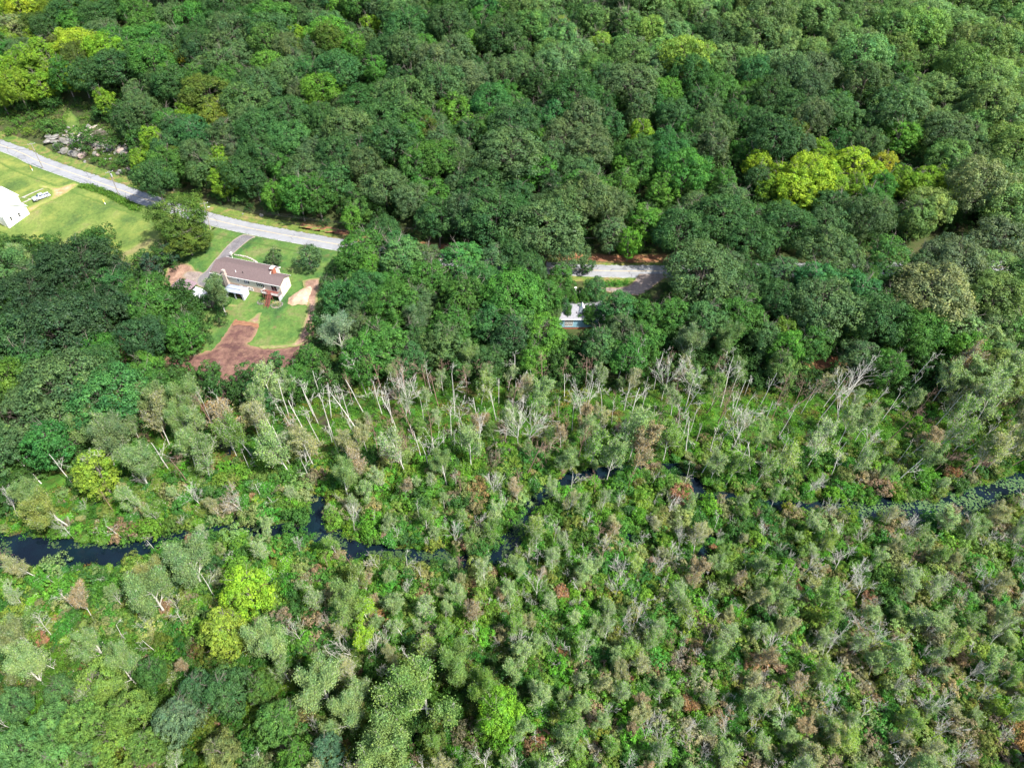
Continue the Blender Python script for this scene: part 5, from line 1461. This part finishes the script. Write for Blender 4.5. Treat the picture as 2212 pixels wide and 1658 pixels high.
def curtain(x0, y0, x1, y1, gather=1.0):
    n = 16; V, Fq = [], []
    dx, dy = x1 - x0, y1 - y0; L_ = math.hypot(dx, dy); nx_, ny_ = -dy / L_, dx / L_
    for i in range(n + 1):
        t = i / n
        for j, zz in enumerate((GH - .02, GH * .5, .0)):
            g = 1 - (1 - gather) * (.0, 1, .8)[j]
            tt = t * g; off = .07 * math.sin(i * 2.2)
            V.append((x0 + dx * tt + nx_ * off, y0 + dy * tt + ny_ * off, zz))
    for i in range(n):
        for j in range(2):
            a = i * 3 + j; Fq.append((a, a + 3, a + 4, a + 1))
    me_ = mesh_np('curtain', V, Fq, [M['curtain']], None, True)
    put(bpy.data.objects.new('curtain', me_), parent=gaz)
curtain(.02, .1, .02, GD - .1)
curtain(-.1, .03, -1.1, .03, .35)
curtain(-GW / 2 + .1, .03, -GW / 2 + 1.0, .03, .4)
curtain(-GW + .1, .03, -GW + 1.3, .03, .45)
curtain(-GW - .02, .1, -GW - .02, GD - .1)
b = MB(); b.box(-2.9, .8, .68, -1.3, 1.7, .75)
tb = b.build('table', M['deck'], None)
tb.location = local(gaz, 0, 0, 0); tb.rotation_euler = gaz.rotation_euler
tb['label'] = 'brown table standing under the pale blue garden canopy'; tb['category'] = 'table'
for xx in (-2.8, -1.45):
    for yy in (.85, 1.58):
        b = MB(); b.box(xx, yy, -.3, xx + .07, yy + .07, .68); b.build('leg', M['deck'], tb)

# shed and lower shed left of the house
sA = plane_pt(550.5 + 0 if False else (480 + 1190 * 200 / 2212) / 1.3888, (820 + 320 * 200 / 2212) / 1.3888, 5.6)
def shv(x, y): return ((480 + x * 200 / 2212) / 1.3888, (820 + y * 200 / 2212) / 1.3888)
p_r = plane_pt(*shv(1190, 330), 5.4); p_n = plane_pt(*shv(890, 600), 5.4); p_f = plane_pt(*shv(870, 150), 5.8)
shed = empty('shed', (p_n[0], p_n[1], 2.4), math.atan2(p_r[1] - p_n[1], p_r[0] - p_n[0]), 'open sided brown shed with plain mauve roof left of the house', 'shed')
SL = math.hypot(p_r[0] - p_n[0], p_r[1] - p_n[1]); SW = 6.2
b = MB(); b.prism_x([(-.3, 2.95), (SW / 2, 3.75), (SW + .3, 2.95), (SW + .3, 2.83), (SW / 2, 3.62), (-.3, 2.83)], -.3, SL + .3); b.build('roof', M['shed_roof'], shed)
b = MB(); b.box(0, SW - .12, -1.2, SL, SW, 2.85); b.box(0, .1, -1.2, .12, SW - .13, 2.85); b.build('wall', M['bark_dark'], shed)
for xx in (.2, SL / 2, SL - .1):
    b = MB(); b.box(xx - .08, .0, -1.2, xx + .08, .16, 2.8); b.build('post', M['bark_dark'], shed)
for k in range(3):
    b = MB(); b.box(SL * (.1 + .3 * k), .05, 2.6, SL * (.1 + .3 * k) + SL * .27, .13, 2.8); b.build('beam', M['bark_dark'], shed)
p_a = plane_pt(*shv(900, 720), 4.8); p_b = plane_pt(*shv(1140, 505), 4.8); p_c = plane_pt(*shv(1220, 980), 4.6)
ang2 = math.atan2(p_b[1] - p_a[1], p_b[0] - p_a[0])
s2 = empty('small_shed', (p_a[0], p_a[1], 2.1), ang2, 'small outbuilding with grey sheet roof edged in white beside the mauve shed', 'shed')
L2 = math.hypot(p_b[0] - p_a[0], p_b[1] - p_a[1]) * 1.15; W2 = 4.6
for k in range(4):
    b = MB(); w = W2 / 4
    b.hexa([(-.1, -W2 + k * w + .02, 2.15 + k * .14), (L2 + .1, -W2 + k * w + .02, 2.15 + k * .14), (L2 + .1, -W2 + (k + 1) * w, 2.29 + k * .14), (-.1, -W2 + (k + 1) * w, 2.29 + k * .14),
            (-.1, -W2 + k * w + .02, 2.22 + k * .14), (L2 + .1, -W2 + k * w + .02, 2.22 + k * .14), (L2 + .1, -W2 + (k + 1) * w, 2.36 + k * .14), (-.1, -W2 + (k + 1) * w, 2.36 + k * .14)])
    b.build('roof_sheet', M['lattice'], s2)
for x0, x1 in ((-.25, -.1), (L2 + .1, L2 + .25)):
    b = MB(); b.hexa([(x0, -W2 * .5, 2.5), (x1, -W2 * .5, 2.5), (x1, .05, 2.72), (x0, .05, 2.72), (x0, -W2 * .5, 2.64), (x1, -W2 * .5, 2.64), (x1, .05, 2.86), (x0, .05, 2.86)]); b.build('edge_trim', M['white'], s2)
b = MB(); b.box(-.1, -W2 * .52, 2.5, L2 + .1, -W2 * .52 + .16, 2.62); b.build('edge_trim', M['white'], s2)
b = MB(); b.box(0, -W2 + .1, -1.2, L2, -.05, 2.13); b.build('wall', M['lattice'], s2)
b = MB(); b.box(L2 * .4, -W2 + .02, -.2, L2 * .4 + .9, -W2 + .09, 1.8); b.build('door', M['bark'], s2)

# curved dry stone wall and lantern post by the driveway
wp = [c6(935, 165), c6(985, 170), c6(1040, 180), c6(1095, 195), c6(1135, 212), c6(1170, 232), c6(1195, 248)]
wp = catmull([at(*p)[:2] for p in wp], 6)
wall_e = empty('stone_wall', (wp[0][0], wp[0][1], tz(*wp[0])), 0, 'low curved wall of pale stones behind the long house', 'stone wall')
acc = 0; last = wp[0]
for i in range(1, len(wp)):
    acc += np.linalg.norm(wp[i] - wp[i - 1])
    if acc > .42:
        acc = 0
        stone(wall_e, wp[i][0], wp[i][1], RR.uniform(.30, .42), 'stone', M['concrete'], RR, sc=(1.2, .9, 1), dz=.4)
p = at(*c6(930, 195))
lp = empty('lamp_post', p, 0, 'short white lamp post at the end of the curved stone wall', 'lamp post')
b = MB(); b.tube((0, 0, 0), (0, 0, 1.4), .07); b.build('post', M['white'], lp)
b = MB(); b.hexa([(-.18, -.18, 1.4), (.18, -.18, 1.4), (.18, .18, 1.4), (-.18, .18, 1.4), (-.28, -.28, 1.95), (.28, -.28, 1.95), (.28, .28, 1.95), (-.28, .28, 1.95)]); b.build('lantern', M['lamp_white'], lp)
b = MB(); b.hexa([(-.32, -.32, 1.96), (.32, -.32, 1.96), (.32, .32, 1.96), (-.32, .32, 1.96), (-.03, -.03, 2.25), (.03, -.03, 2.25), (.03, .03, 2.25), (-.03, .03, 2.25)]); b.build('cap', M['white'], lp)

# sand heap
c = [c6(*p_) for p_ in [(1525, 690), (1535, 640), (1570, 605), (1640, 560), (1720, 515), (1790, 500), (1800, 560), (1770, 640), (1755, 700), (1640, 700), (1580, 715)]]
sheet('sand_heap', c, M['sand'], .12, .6, .08, 61, bumpf=lambda x, y, e: np.minimum(e * .55, 1.0) + .12 * sines(x, y, 1.8, 62) * np.minimum(e, 1), kind=None,
      label='pale tan heap of sand beside the dirt track right of the house', cat='sand heap')
for (x, y, s, lab) in [(512, 1215, .62, 'larger of the two pale boulders at the edge of the dark earth'), (543, 1193, .45, 'smaller upper pale boulder at the edge of the dark earth'), (518, 1262, .28, 'small white stone lying on the edge of the dark earth')]:
    p = at(*c6(x, y)); stone(None, p[0], p[1], s, 'boulder', M['rock_pink'], RR, lab, 'boulder', 'pale boulders by the dirt', dz=.4)
p = at(*c6(625, 1095)); rb = empty('garden_cart', p, .4, 'small red garden cart on the grass beside the dark green trees', 'cart')
b = MB(); b.hexa([(-.5, -.3, .35), (.5, -.3, .35), (.5, .3, .35), (-.5, .3, .35), (-.65, -.42, .75), (.65, -.42, .75), (.65, .42, .75), (-.65, .42, .75)]); b.build('tub', M['red'], rb)
for x_ in (-.35, .35):
    for y_ in (-.38, .38):
        b = MB(); b.tube((x_, y_ - .05, .18), (x_, y_ + .05, .18), .18, n=12); b.build('wheel', M['rubber'], rb)
b = MB(); b.tube((.6, 0, .45), (1.3, 0, .9), .03); b.build('handle', M['rubber'], rb)
# tangle of dead branches with a blue tarp
p = at(487, 838)
bp = []
S = []
r = np.random.RandomState(8)
for k in range(190):
    a = r.uniform(0, 6.28); q_ = abs(r.normal(0, 1.6)); c0 = np.array([math.cos(a) * q_, math.sin(a) * q_, r.uniform(.1, 1.5) * max(.2, 1 - q_ / 4)])
    d = rnd_dir(r) * np.array([1, 1, .5]); L_ = r.uniform(.8, 2.2); m_ = c0 + d * L_ * .5; e_ = c0 + d * L_ + rnd_dir(r) * .3
    S.append((*(c0 - d * L_ * .2), *m_, .05, .04, 0)); S.append((*m_, *e_, .035, .02, 1)); S.append((*m_, *(m_ + rnd_dir(r) * .7), .025, .015, 1))
me_ = wood_mesh('brush_heap', S, M['bark_brown'])
o = bpy.data.objects.new('brush_heap', me_); o.location = p
put(o, 'heap of tangled pinkish dead branches at the lower edge of the dirt', 'brush heap')
p = at(474, 846)
n = 9; V = [(i * .32 - 1.3, j * .26 - 1, .45 + .28 * math.sin(i * 1.3 + j) + .2 * math.cos(j * 1.9)) for j in range(n) for i in range(n)]
me_ = mesh_np('tarp', V, [(j * n + i, j * n + i + 1, (j + 1) * n + i + 1, (j + 1) * n + i) for j in range(n - 1) for i in range(n - 1)], [M['blue_tarp']], None, True)
o = bpy.data.objects.new('tarp', me_); o.location = p; put(o, 'crumpled blue tarp beside the heap of dead branches', 'tarp')

# ------------------------------------------------------------------ blue house under the trees
def h2(x, y): return ((1640 + x * 160 / 1769) / 1.3888, (850 + y * 160 / 1769) / 1.3888)
pe = plane_pt(*h2(490, 1195), 8.1)
bh = empty('blue_house', (pe[0], pe[1] + .4, 5.0), 0, 'pale blue house with grey roof half hidden under trees below the road', 'house')
BL, BD = 12.0, 8.0
b = MB(); b.prism_x([(0, -.1), (BD, -.1), (BD, 3.1), (BD / 2, 4.9), (0, 3.1)], -.5, BL); b.build('wall', M['blue_wall'], bh)
b = MB(); b.box(-.45, .05, -3.0, BL - .05, BD - .05, -.12); b.build('foundation_wall', M['brick'], bh)
for s_ in (0, 1):
    yo = -.4 if s_ == 0 else BD + .4
    b = MB(); b.prism_x([(yo, 3.0), (BD / 2, 4.95), (BD / 2, 5.08), (yo, 3.13)], -.9, BL + .4); rf = b.build('roof', M['grey_roof'], bh)
    b = MB(); b.box(-.9, yo - .06 if s_ == 0 else yo, 2.88, BL + .4, yo if s_ == 0 else yo + .06, 3.1); b.build('gutter', M['white'], rf)
for (xa, ya, zz) in ((4.4, 1.4, 3.9), (6.1, 1.1, 3.7)):
    b = MB(); b.tube((xa, ya, zz - .3), (xa, ya, zz + .45), .11, n=8); b.build('roof_vent', M['rubber'], bh)
b = MB(); b.prism([(5.0, 4.1), (6.0, 5.9), (7.0, 4.1)], 1.4, BD / 2); b.build('dormer', M['white'], bh)
window(bh, 1.15, 2.15, .5, 2.75, 'S', .0, cols=3, rows=4)
window(bh, 2.3, 3.3, .5, 2.75, 'S', .0, cols=3, rows=4)
window(bh, 6.5, 7.5, 1.4, 2.6, 'S', .0, cols=2, rows=2)
for (x, y, lab) in ((955, 220, 'broader white garden ornament between trees above the blue house'), (1105, 245, 'slim white garden ornament between trees above the blue house')):
    p = at(*h2(x, y + 30)); e = empty('garden_ornament', p, 0, lab, 'ornament', 'white ornaments above the blue house')
    b = MB(); b.tube((0, 0, 0), (0, 0, .3), .28, .22); b.tube((0, 0, .3), (0, 0, .95), .1, .14); b.build('pedestal', M['white'], e)
    b = MB(); b.tube((0, 0, .95), (0, 0, 1.2), .16, .38 if x < 1000 else .2, 12); b.build('bowl', M['white'], e)

# ------------------------------------------------------------------ white farmhouse at the left edge
fA = plane_pt(*f1(180, 1140), 3.9); fB = plane_pt(*f1(750, 850), 4.3)
eA = plane_pt(*f1(85, 965), 8.0); eB = plane_pt(*f1(705, 672), 8.0)
fang = math.atan2(fB[1] - fA[1], fB[0] - fA[0])
FW = math.hypot(fB[0] - fA[0], fB[1] - fA[1])
fh = empty('farmhouse', (fA[0], fA[1], 3.7), fang, 'white farmhouse with white roof cut off by the left edge', 'house')
EH = 3.7
b = MB(); b.prism([(0, -2.5), (FW, -2.5), (FW, EH), (FW / 2, EH + 2.3), (0, EH)], 0, 11); b.build('wall', M['white'], fh)
for s_ in (0, 1):
    xo = -.45 if s_ == 0 else FW + .45
    b = MB(); b.prism([(xo, EH - .42), (FW / 2, EH + 2.32), (FW / 2, EH + 2.46), (xo, EH - .28)], -.5, 11.4); rf = b.build('roof', M['white_roof'], fh)
b = MB(); b.prism([(-9, -2.5), (FW + 1.8 - 9 + 9, -2.5), (FW + 1.8, EH + .9), (FW / 2 - 3.6, EH + 4.3), (-9, EH + .9)], 7.5, 18); b.build('rear_wall', M['white'], fh)
for s_ in (0, 1):
    xm = FW / 2 - 3.6; xo = -9.4 if s_ == 0 else FW + 2.2
    b = MB(); b.prism([(xo, EH + .65), (xm, EH + 4.33), (xm, EH + 4.47), (xo, EH + .79)], 7.0, 18.4); b.build('rear_roof', M['white_roof'], fh)
for xa in (1.7, 4.6):
    window(fh, xa, xa + .75, .9, 2.2, 'S', .0, cols=1, rows=2)
b = MB(); b.tube((FW / 2 - 5, 12, EH + 4), (FW / 2 - 5, 12, EH + 4.8), .12); b.build('roof_vent', M['metal_grey'], fh)
b = MB(); b.box(FW + 1.81, 9.5, -1, FW + 3.2, 11.0, .55); b.build('porch', M['concrete'], fh)
b = MB(); b.box(FW + 1.802, 9.8, .6, FW + 1.86, 10.7, 2.7); b.build('door', M['glass'], fh)

# ------------------------------------------------------------------ pickup truck
pt0 = plane_pt(*f1(905, 545), 5.3); pt1 = plane_pt(*f1(1240, 440), 5.3)
tang = math.atan2(pt0[1] - pt1[1], pt0[0] - pt1[0])
tc_ = at(*f1(1075, 478))
tr = empty('pickup_truck', (tc_[0], tc_[1], tc_[2] + .1), tang + .05, 'silver blue pickup truck parked on the farm grass beside the dirt track', 'pickup truck')
W = .95
def outline_body(pts, name, mat, w0=W, taper=.0, parent=None, bev=.05):
    b = MB(); b.prism(pts, -w0, w0); return b.build(name, M[mat], parent or tr, bevel=bev)
body = outline_body([(-2.75, .45), (-2.3, .38), (2.2, .38), (2.8, .45), (2.85, .85), (2.7, 1.05), (1.25, 1.16), (-.9, 1.16), (-.92, .78), (-2.6, .78), (-2.75, .78)], 'body', 'paint_silver')
b = MB(); zc0, zc1 = 1.14, 1.78
b.hexa([(-.92, -.88, zc0), (1.35, -.88, zc0), (1.35, .88, zc0), (-.92, .88, zc0), (-.72, -.68, zc1), (.55, -.68, zc1), (.55, .68, zc1), (-.72, .68, zc1)])
cab = b.build('cab', M['paint_silver'], tr, bevel=.05)
b = MB(); b.hexa([(.62, -.62, 1.75), (.62, .62, 1.75), (1.30, .78, 1.2), (1.30, -.78, 1.2), (.66, -.62, 1.77), (.66, .62, 1.77), (1.36, .78, 1.21), (1.36, -.78, 1.21)]); b.build('windscreen', M['glass'], tr)
for s_ in (-1, 1):
    b = MB(); b.hexa([(-.72, s_ * .885, 1.22), (1.05, s_ * .885, 1.22), (1.05, s_ * .86, 1.22), (-.72, s_ * .86, 1.22), (-.62, s_ * .725, 1.68), (.50, s_ * .725, 1.68), (.50, s_ * .70, 1.68), (-.62, s_ * .70, 1.68)]); b.build('side_window', M['glass'], tr)
    b = MB(); b.box(-2.72, s_ * .95 if s_ < 0 else .83, .78, -.95, -.83 if s_ < 0 else .95, 1.14); b.build('bed_side', M['paint_silver'], tr, bevel=.03)
    b = MB(); b.box(1.15, s_ * .96 if s_ > 0 else -1.16, 1.12, 1.3, s_ * .96 if s_ < 0 else 1.16, 1.28); b.build('mirror', M['rubber'], tr)
    b = MB(); b.box(2.72, s_ * .62 - .18, .72, 2.87, s_ * .62 + .18, .9); b.build('headlight', M['lamp_white'], tr)
    b = MB(); b.box(-2.79, s_ * .82 - .08, .8, -2.72, s_ * .82 + .08, 1.05); b.build('tail_light', M['red'], tr)
    for xx in (-1.75, 1.85):
        b = MB(); b.tube((xx, s_ * .74, .40), (xx, s_ * 1.0, .40), .40, n=18); wh = b.build('wheel', M['rubber'], tr)
        b = MB(); b.tube((xx, s_ * .99, .40), (xx, s_ * 1.02, .40), .24, n=12); b.build('rim', M['chrome'], wh)
b = MB(); b.box(-2.78, -.85, .78, -2.70, .85, 1.12); b.build('tailgate', M['paint_silver'], tr, bevel=.02)
b = MB(); b.box(-2.69, -.82, .79, -.95, .82, .82); b.build('bed_liner', M['rubber'], tr)
b = MB(); b.box(2.80, -.4, .62, 2.89, .4, .86); b.build('grille', M['rubber'], tr)
b = MB(); b.box(2.78, -.92, .38, 2.95, .92, .58); b.build('front_bumper', M['rubber'], tr, bevel=.03)
b = MB(); b.box(-2.92, -.88, .38, -2.77, .88, .56); b.build('rear_bumper', M['chrome'], tr, bevel=.03)

# ------------------------------------------------------------------ utility poles and wires
poles = []
def pole(base_px, top_px, Hh, ax, lab, lamp=False, trafo=False):
    p = at(*base_px)
    tp = plane_pt(*top_px, p[2] + Hh)
    tilt = Vector((tp[0] - p[0], tp[1] - p[1], 0))
    if tilt.length > .8: tilt = tilt.normalized() * .8
    e = empty('utility_pole', p, 0, lab, 'utility pole', 'utility poles along the road')
    top = Vector((tilt.x, tilt.y, Hh))
    b = MB(); b.tube((0, 0, -.5), top, .17, .11, 10); b.build('pole', M['pole'], e)
    d = Vector((math.cos(ax), math.sin(ax), 0))
    c = top * .96
    b = MB(); b.tube(c - d * 1.25, c + d * 1.25, .075, n=4); arm = b.build('crossarm', M['metal_grey'], e)
    ends = []
    for s_ in (-1.15, -.45, 1.15):
        q_ = c + d * s_
        b = MB(); b.tube(q_ + Vector((0, 0, .06)), q_ + Vector((0, 0, .32)), .055, .035, 6); b.build('insulator', M['white'], arm)
        ends.append(Vector(p) + q_ + Vector((0, 0, .32)))
    if lamp:
        b = MB(); a0 = top * .72; a1 = a0 + Vector((.5, -.35, .9)); a2 = a1 + Vector((.9, -.3, .6))
        b.tube(a0, a1, .04, n=6); b.tube(a1, a2, .04, n=6); la = b.build('lamp_arm', M['metal_grey'], e)
        b = MB(); b.hexa([tuple(a2 + Vector(v)) for v in ((-.1, -.12, -.08), (.65, -.12, .05), (.65, .12, .05), (-.1, .12, -.08), (-.1, -.08, .08), (.6, -.08, .18), (.6, .08, .18), (-.1, .08, .08))]); b.build('lamp_head', M['lamp_white'], la)
    if trafo:
        q_ = top * .84 + Vector((.32, -.1, 0)); b = MB(); b.tube(q_ - Vector((0, 0, .5)), q_ + Vector((0, 0, .5)), .25, n=12); b.build('transformer', M['lattice'], e)
    ends.append(Vector(p) + top * .70)
    poles.append(ends)
pole(rk(345, 945), rk(100, 415), 10.5, .55, 'utility pole nearest the left edge, standing below the rock pile')
pole((258, 424), (237, 371), 10.0, .7, 'utility pole with transformer beside the farm lawn hedge', trafo=True)
pole((455, 496), (447, 436), 10.0, .45, 'utility pole with crossarm and street lamp beside the lone tree', lamp=True)
pp0 = at(-160, 320); poles.insert(0, [Vector((pp0[0], pp0[1], pp0[2] + 10 + k * .1)) + Vector((k * .5, 0, 0)) for k in range(3)] + [Vector((pp0[0], pp0[1], pp0[2] + 7))])
pp1 = at(1000, 556); poles.append([Vector((pp1[0], pp1[1], pp1[2] + 9.5 + k * .1)) + Vector((k * .5, 0, 0)) for k in range(3)] + [Vector((pp1[0], pp1[1], pp1[2] + 7))])
pp2 = at(1640, 560); poles.append([Vector((pp2[0], pp2[1] + 1, pp2[2] + 8 + k * .1)) + Vector((k * .5, 0, 0)) for k in range(3)] + [Vector((pp2[0], pp2[1] + 1, pp2[2] + 5.6))])
WN = ['power line on the left end of the crossarms above the road', 'power line on the middle insulators above the road', 'power line on the right end of the crossarms above the road', 'lowest and thickest cable hung below the crossarms along the road']
for k in range(4):
    S = []
    for a, b_ in zip(poles[:-1], poles[1:]):
        A_, B_ = a[k], b_[k]; prev = A_
        for i in range(1, 15):
            t = i / 14; q_ = A_.lerp(B_, t); q_.z -= 4 * t * (1 - t) * (A_ - B_).length * .02
            S.append((*prev, *q_, .022 if k < 3 else .045, .022 if k < 3 else .045, 1)); prev = q_
    S.insert(0, (*poles[0][k], *(poles[0][k] + Vector((.01, 0, .01))), .02, .02, 0))
    put(bpy.data.objects.new('power_line', wood_mesh('power_line', S, M['wire'])), WN[k], 'power line')
for (x, y, c_, lab, nm) in [(*rk(128, 985), 'orange', 'orange marker sleeve on the grass left of the first utility pole', 0), (*f1(0, 0), 'yellow', '', 1)]:
    if nm: x, y = (228, 442); lab = 'yellow marker sleeve on the farm lawn below the second utility pole'
    p = at(x, y)
    e = empty('guy_wire_marker', p, 0, lab, 'marker')
    b = MB(); b.tube((0, 0, 0), (-.3, .2, 1.9), .09, .07, 6); b.build('sleeve', M[c_], e)
    b = MB(); b.tube((-.3, .2, 1.9), (-.9, .7, 6.5), .02, n=4); b.build('guy_wire', M['wire'], e)
    b = MB(); b.tube((0, 0, 0), (-.1, .07, .75), .12, n=6); b.build('base_sleeve', M['white'], e)

# ------------------------------------------------------------------ rocks and logs on the cleared slope
rl = [(1290, 90, .9), (1190, 280, .55), (1050, 275, .4), (650, 200, .6), (720, 165, .5), (820, 165, .45), (640, 520, 1.3), (800, 600, 1.15), (950, 640, 1.1), (1045, 665, 1.2), (1170, 690, 1.3), (790, 395, 1.4), (850, 420, 1.0), (905, 385, 1.1), (980, 400, 1.1),
      (1140, 385, 1.2), (1260, 380, 1.6), (1230, 340, .9), (930, 325, .7), (1120, 235, .8), (1100, 290, .5), (1440, 470, 1.0), (1500, 440, .8), (1560, 490, 1.1), (1640, 470, .8), (1700, 490, 1.0), (1760, 540, 1.2), (1800, 500, .8), (1960, 600, 1.0), (2040, 600, .9), (1330, 530, .5),
      (1110, 560, .6), (1245, 600, .4), (1430, 650, .8), (1470, 680, .7), (1215, 810, .5), (1640, 760, .5), (1740, 740, .5), (1900, 1060, .7), (1960, 1030, .8), (2110, 1000, 1.3), (2130, 1100, .4), (1860, 620, .6), (1920, 545, .6), (1380, 430, .6), (1010, 340, .5), (870, 360, .6), (760, 500, .4), (1080, 580, .4), (680, 610, .45)]
hs = 'rock in the rubble on the cleared slope above the road'
srt = sorted(range(len(rl)), key=lambda i: rl[i][0])
rock_seen = {}
for n_, i in enumerate(srt):
    x, y, s = rl[i]
    p = at(*rk(x, y))
    size = 'large' if s > 1.05 else ('middling' if s > .65 else 'small')
    band = 'upper' if y < 330 else ('middle' if y < 560 else 'lower')
    side = ['left', 'left centre', 'centre', 'right centre', 'right'][min(4, int((x - 600) / 310))]
    lab = '%s grey %s, %s %s part' % (size, hs, band, side)
    lab = lab.replace('grey', 'pinkish') if i % 6 == 4 else lab
    rock_seen[lab] = rock_seen.get(lab, 0) + 1
    lab = lab if rock_seen[lab] == 1 else lab.replace(' part', ' part, ' + ORD[rock_seen[lab] - 1])
    lab = lab.replace('in the rubble on the cleared slope above the road', 'in the rubble above the road')
    stone(None, p[0], p[1], s * 1.6, 'rock', M['rock_pink'] if i % 6 == 4 else M['rock'], RR, lab, 'rock', 'rocks on the cleared slope', sc=(1.15, 1, .9))
p = at(*rk(545, 400))
big = empty('outcrop', p, .1, 'biggest rock outcrop, layered grey stone beside the first utility pole', 'rock')
for k, (x_, y_, z_, sx, sy, sz, rz) in enumerate([(-1.6, -.4, .9, 1.9, 1.5, 1.5, .4), (1.3, -.6, .7, 2.5, 1.4, 1.0, -.1), (.6, .4, 1.7, 2.7, 1.6, .8, .1), (1.4, .6, 2.4, 2.2, 1.5, .7, .05), (-1.2, 1.3, 2.2, 1.6, 1.2, .9, .3)]):
    o = bpy.data.objects.new('slab', rock_data(k, M['rock'])); o.location = (x_, y_, z_); o.scale = (sx, sy, sz); o.rotation_euler = (.05, -.08, rz); put(o, parent=big)
items = []
for _ in range(420):
    x = 600 + 1500 * RR.rand(); y = 300 + (x - 700) * .19 + RR.normal(0, 85)
    p_ = at(*rk(x, y)); s_ = abs(RR.normal(0, .32)) + .22
    if p_[1] - float(road_y(p_[0])) < 9.5: continue
    items.append((p_[0], p_[1], p_[2] + s_ * .3 + .1, s_ * 1.2, s_, s_ * .8, 0, 0, RR.uniform(0, 6.28), (1, 1, 1), RR.randint(8)))
scatter('rubble', items, [rock_data(k, M['rock'] if k % 4 else M['rock_pink']) for k in range(8)], 'loose grey stone rubble strewn over the cleared slope', 'rubble')
for k, (x0, y0, x1, y1, lab) in enumerate([(1180, 195, 1440, 75, 'uppermost'), (1220, 215, 1480, 70, 'second'), (1070, 300, 1170, 215, 'lowest left'), (1260, 185, 1400, 130, 'short middle'), (1330, 270, 1560, 150, 'lower right')]):
    a = at(*rk(x0, y0)); c = at(*rk(x1, y1))
    o = MB(); o.tube((0, 0, .45), tuple(np.array(c) - a + [0, 0, .6]), .26, .17, 9)
    ob = o.build('log', M['log']); ob.location = a
    put(ob, lab + ' fallen bleached log on the cleared slope beside the rocks', 'log', 'fallen logs on the cleared slope')
for (x, y, n_, rr, lab) in [(1530, 190, 230, 3.6, 'wide grey brown heap of cut branches on the cleared slope'), (1480, 470, 90, 2.2, 'smaller heap of grey branches among the rocks')]:
    p = at(*rk(x, y)); S = []; r = np.random.RandomState(n_)
    for k in range(n_):
        a = r.uniform(0, 6.28); q_ = abs(r.normal(0, rr * .5)); c0 = np.array([math.cos(a) * q_ * 1.5, math.sin(a) * q_, r.uniform(.1, .8)])
        d = rnd_dir(r) * np.array([1.2, .5, .12]); L_ = r.uniform(1, 2.6)
        S.append((*c0, *(c0 + d * L_), .06, .03, 0 if k == 0 else 1)); S.append((*(c0 + d * L_ * .5), *(c0 + d * L_ * .5 + rnd_dir(r) * .8), .03, .02, 1))
    o = bpy.data.objects.new('brush_heap', wood_mesh('brush_heap', S, M['bark'])); o.location = p; put(o, lab, 'brush heap')
p = at(565, 467); stone(None, p[0], p[1], .95, 'boulder', M['rock'], RR, 'single grey boulder above the road at the foot of the wood', 'boulder')
p = at(525, 464); stone(None, p[0], p[1], .5, 'boulder', M['rock'], RR, 'small grey stone above the road just right of the street lamp pole', 'boulder')
# loose stone wall with weeds along the farm lawn
def c7(x, y): return (x * .1989 / 1.3888, (500 + y * .1989) / 1.3888)
wp = catmull([at(*c7(*p_))[:2] for p_ in [(1255, 300), (1400, 335), (1560, 390), (1700, 450), (1830, 515), (1960, 590), (2090, 650)]], 8)
fw = empty('field_wall', (wp[0][0], wp[0][1], tz(*wp[0])), 0, 'tumbled white stone wall in weeds between farm lawn and road', 'stone wall')
for i in range(len(wp)):
    for k in range(2):
        if RR.rand() < .62: stone(fw, wp[i][0] + RR.uniform(-.7, .7), wp[i][1] + RR.uniform(-.5, .5), RR.uniform(.2, .45), 'stone', M['concrete'], RR, dz=.5)
items = []
for i in range(len(wp) - 1):
    for k in range(9):
        t = RR.rand(); q_ = wp[i] * (1 - t) + wp[i + 1] * t + RR.normal(0, .42, 2)
        s = RR.uniform(.8, 1.7)
        items.append((q_[0], q_[1], tz(*q_), s, s, s, 0, 0, RR.uniform(0, 6), tuple(np.array([(.07, .15, .025), (.10, .2, .03), (.05, .12, .02)][RR.randint(3)])), RR.randint(5)))
# rough herbs on the cleared slope and along the wood edge
for _ in range(1000):
    x = RR.uniform(*[rk(0, 0)[0] - 60, rk(2100, 0)[0]]); y = RR.uniform(225, 412)
    if in_poly(np.array([x]), np.array([y]), [rk(840, 60), rk(900, -260), rk(1110, 30), rk(1100, 160), rk(1000, 280), rk(880, 240)])[0]: continue
    d = ray(x, y); t_ = (ROAD_H + 3 - CAM_H) / d[2]; p = (d[0] * t_, d[1] * t_)
    sroad = p[1] - float(road_y(p[0]))
    if sroad < 9: continue
    g = sroad
    d0 = at(x, y); s = RR.uniform(.8, 2.0)
    if d0[1] - float(road_y(d0[0])) < 9: continue
    items.append((*d0, s, s, s, 0, 0, RR.uniform(0, 6), tuple(np.array([(.06, .14, .025), (.09, .18, .03), (.12, .16, .05), (.05, .12, .02)][RR.randint(4)])), RR.randint(5)))
scatter('weeds', items, tufts, 'rough weeds on the rocky slope and along the stone wall', 'weeds')

tot = sum(len(m_.polygons) for m_ in bpy.data.meshes)
print('polygons in mesh data', tot, 'objects', len(SC.objects))
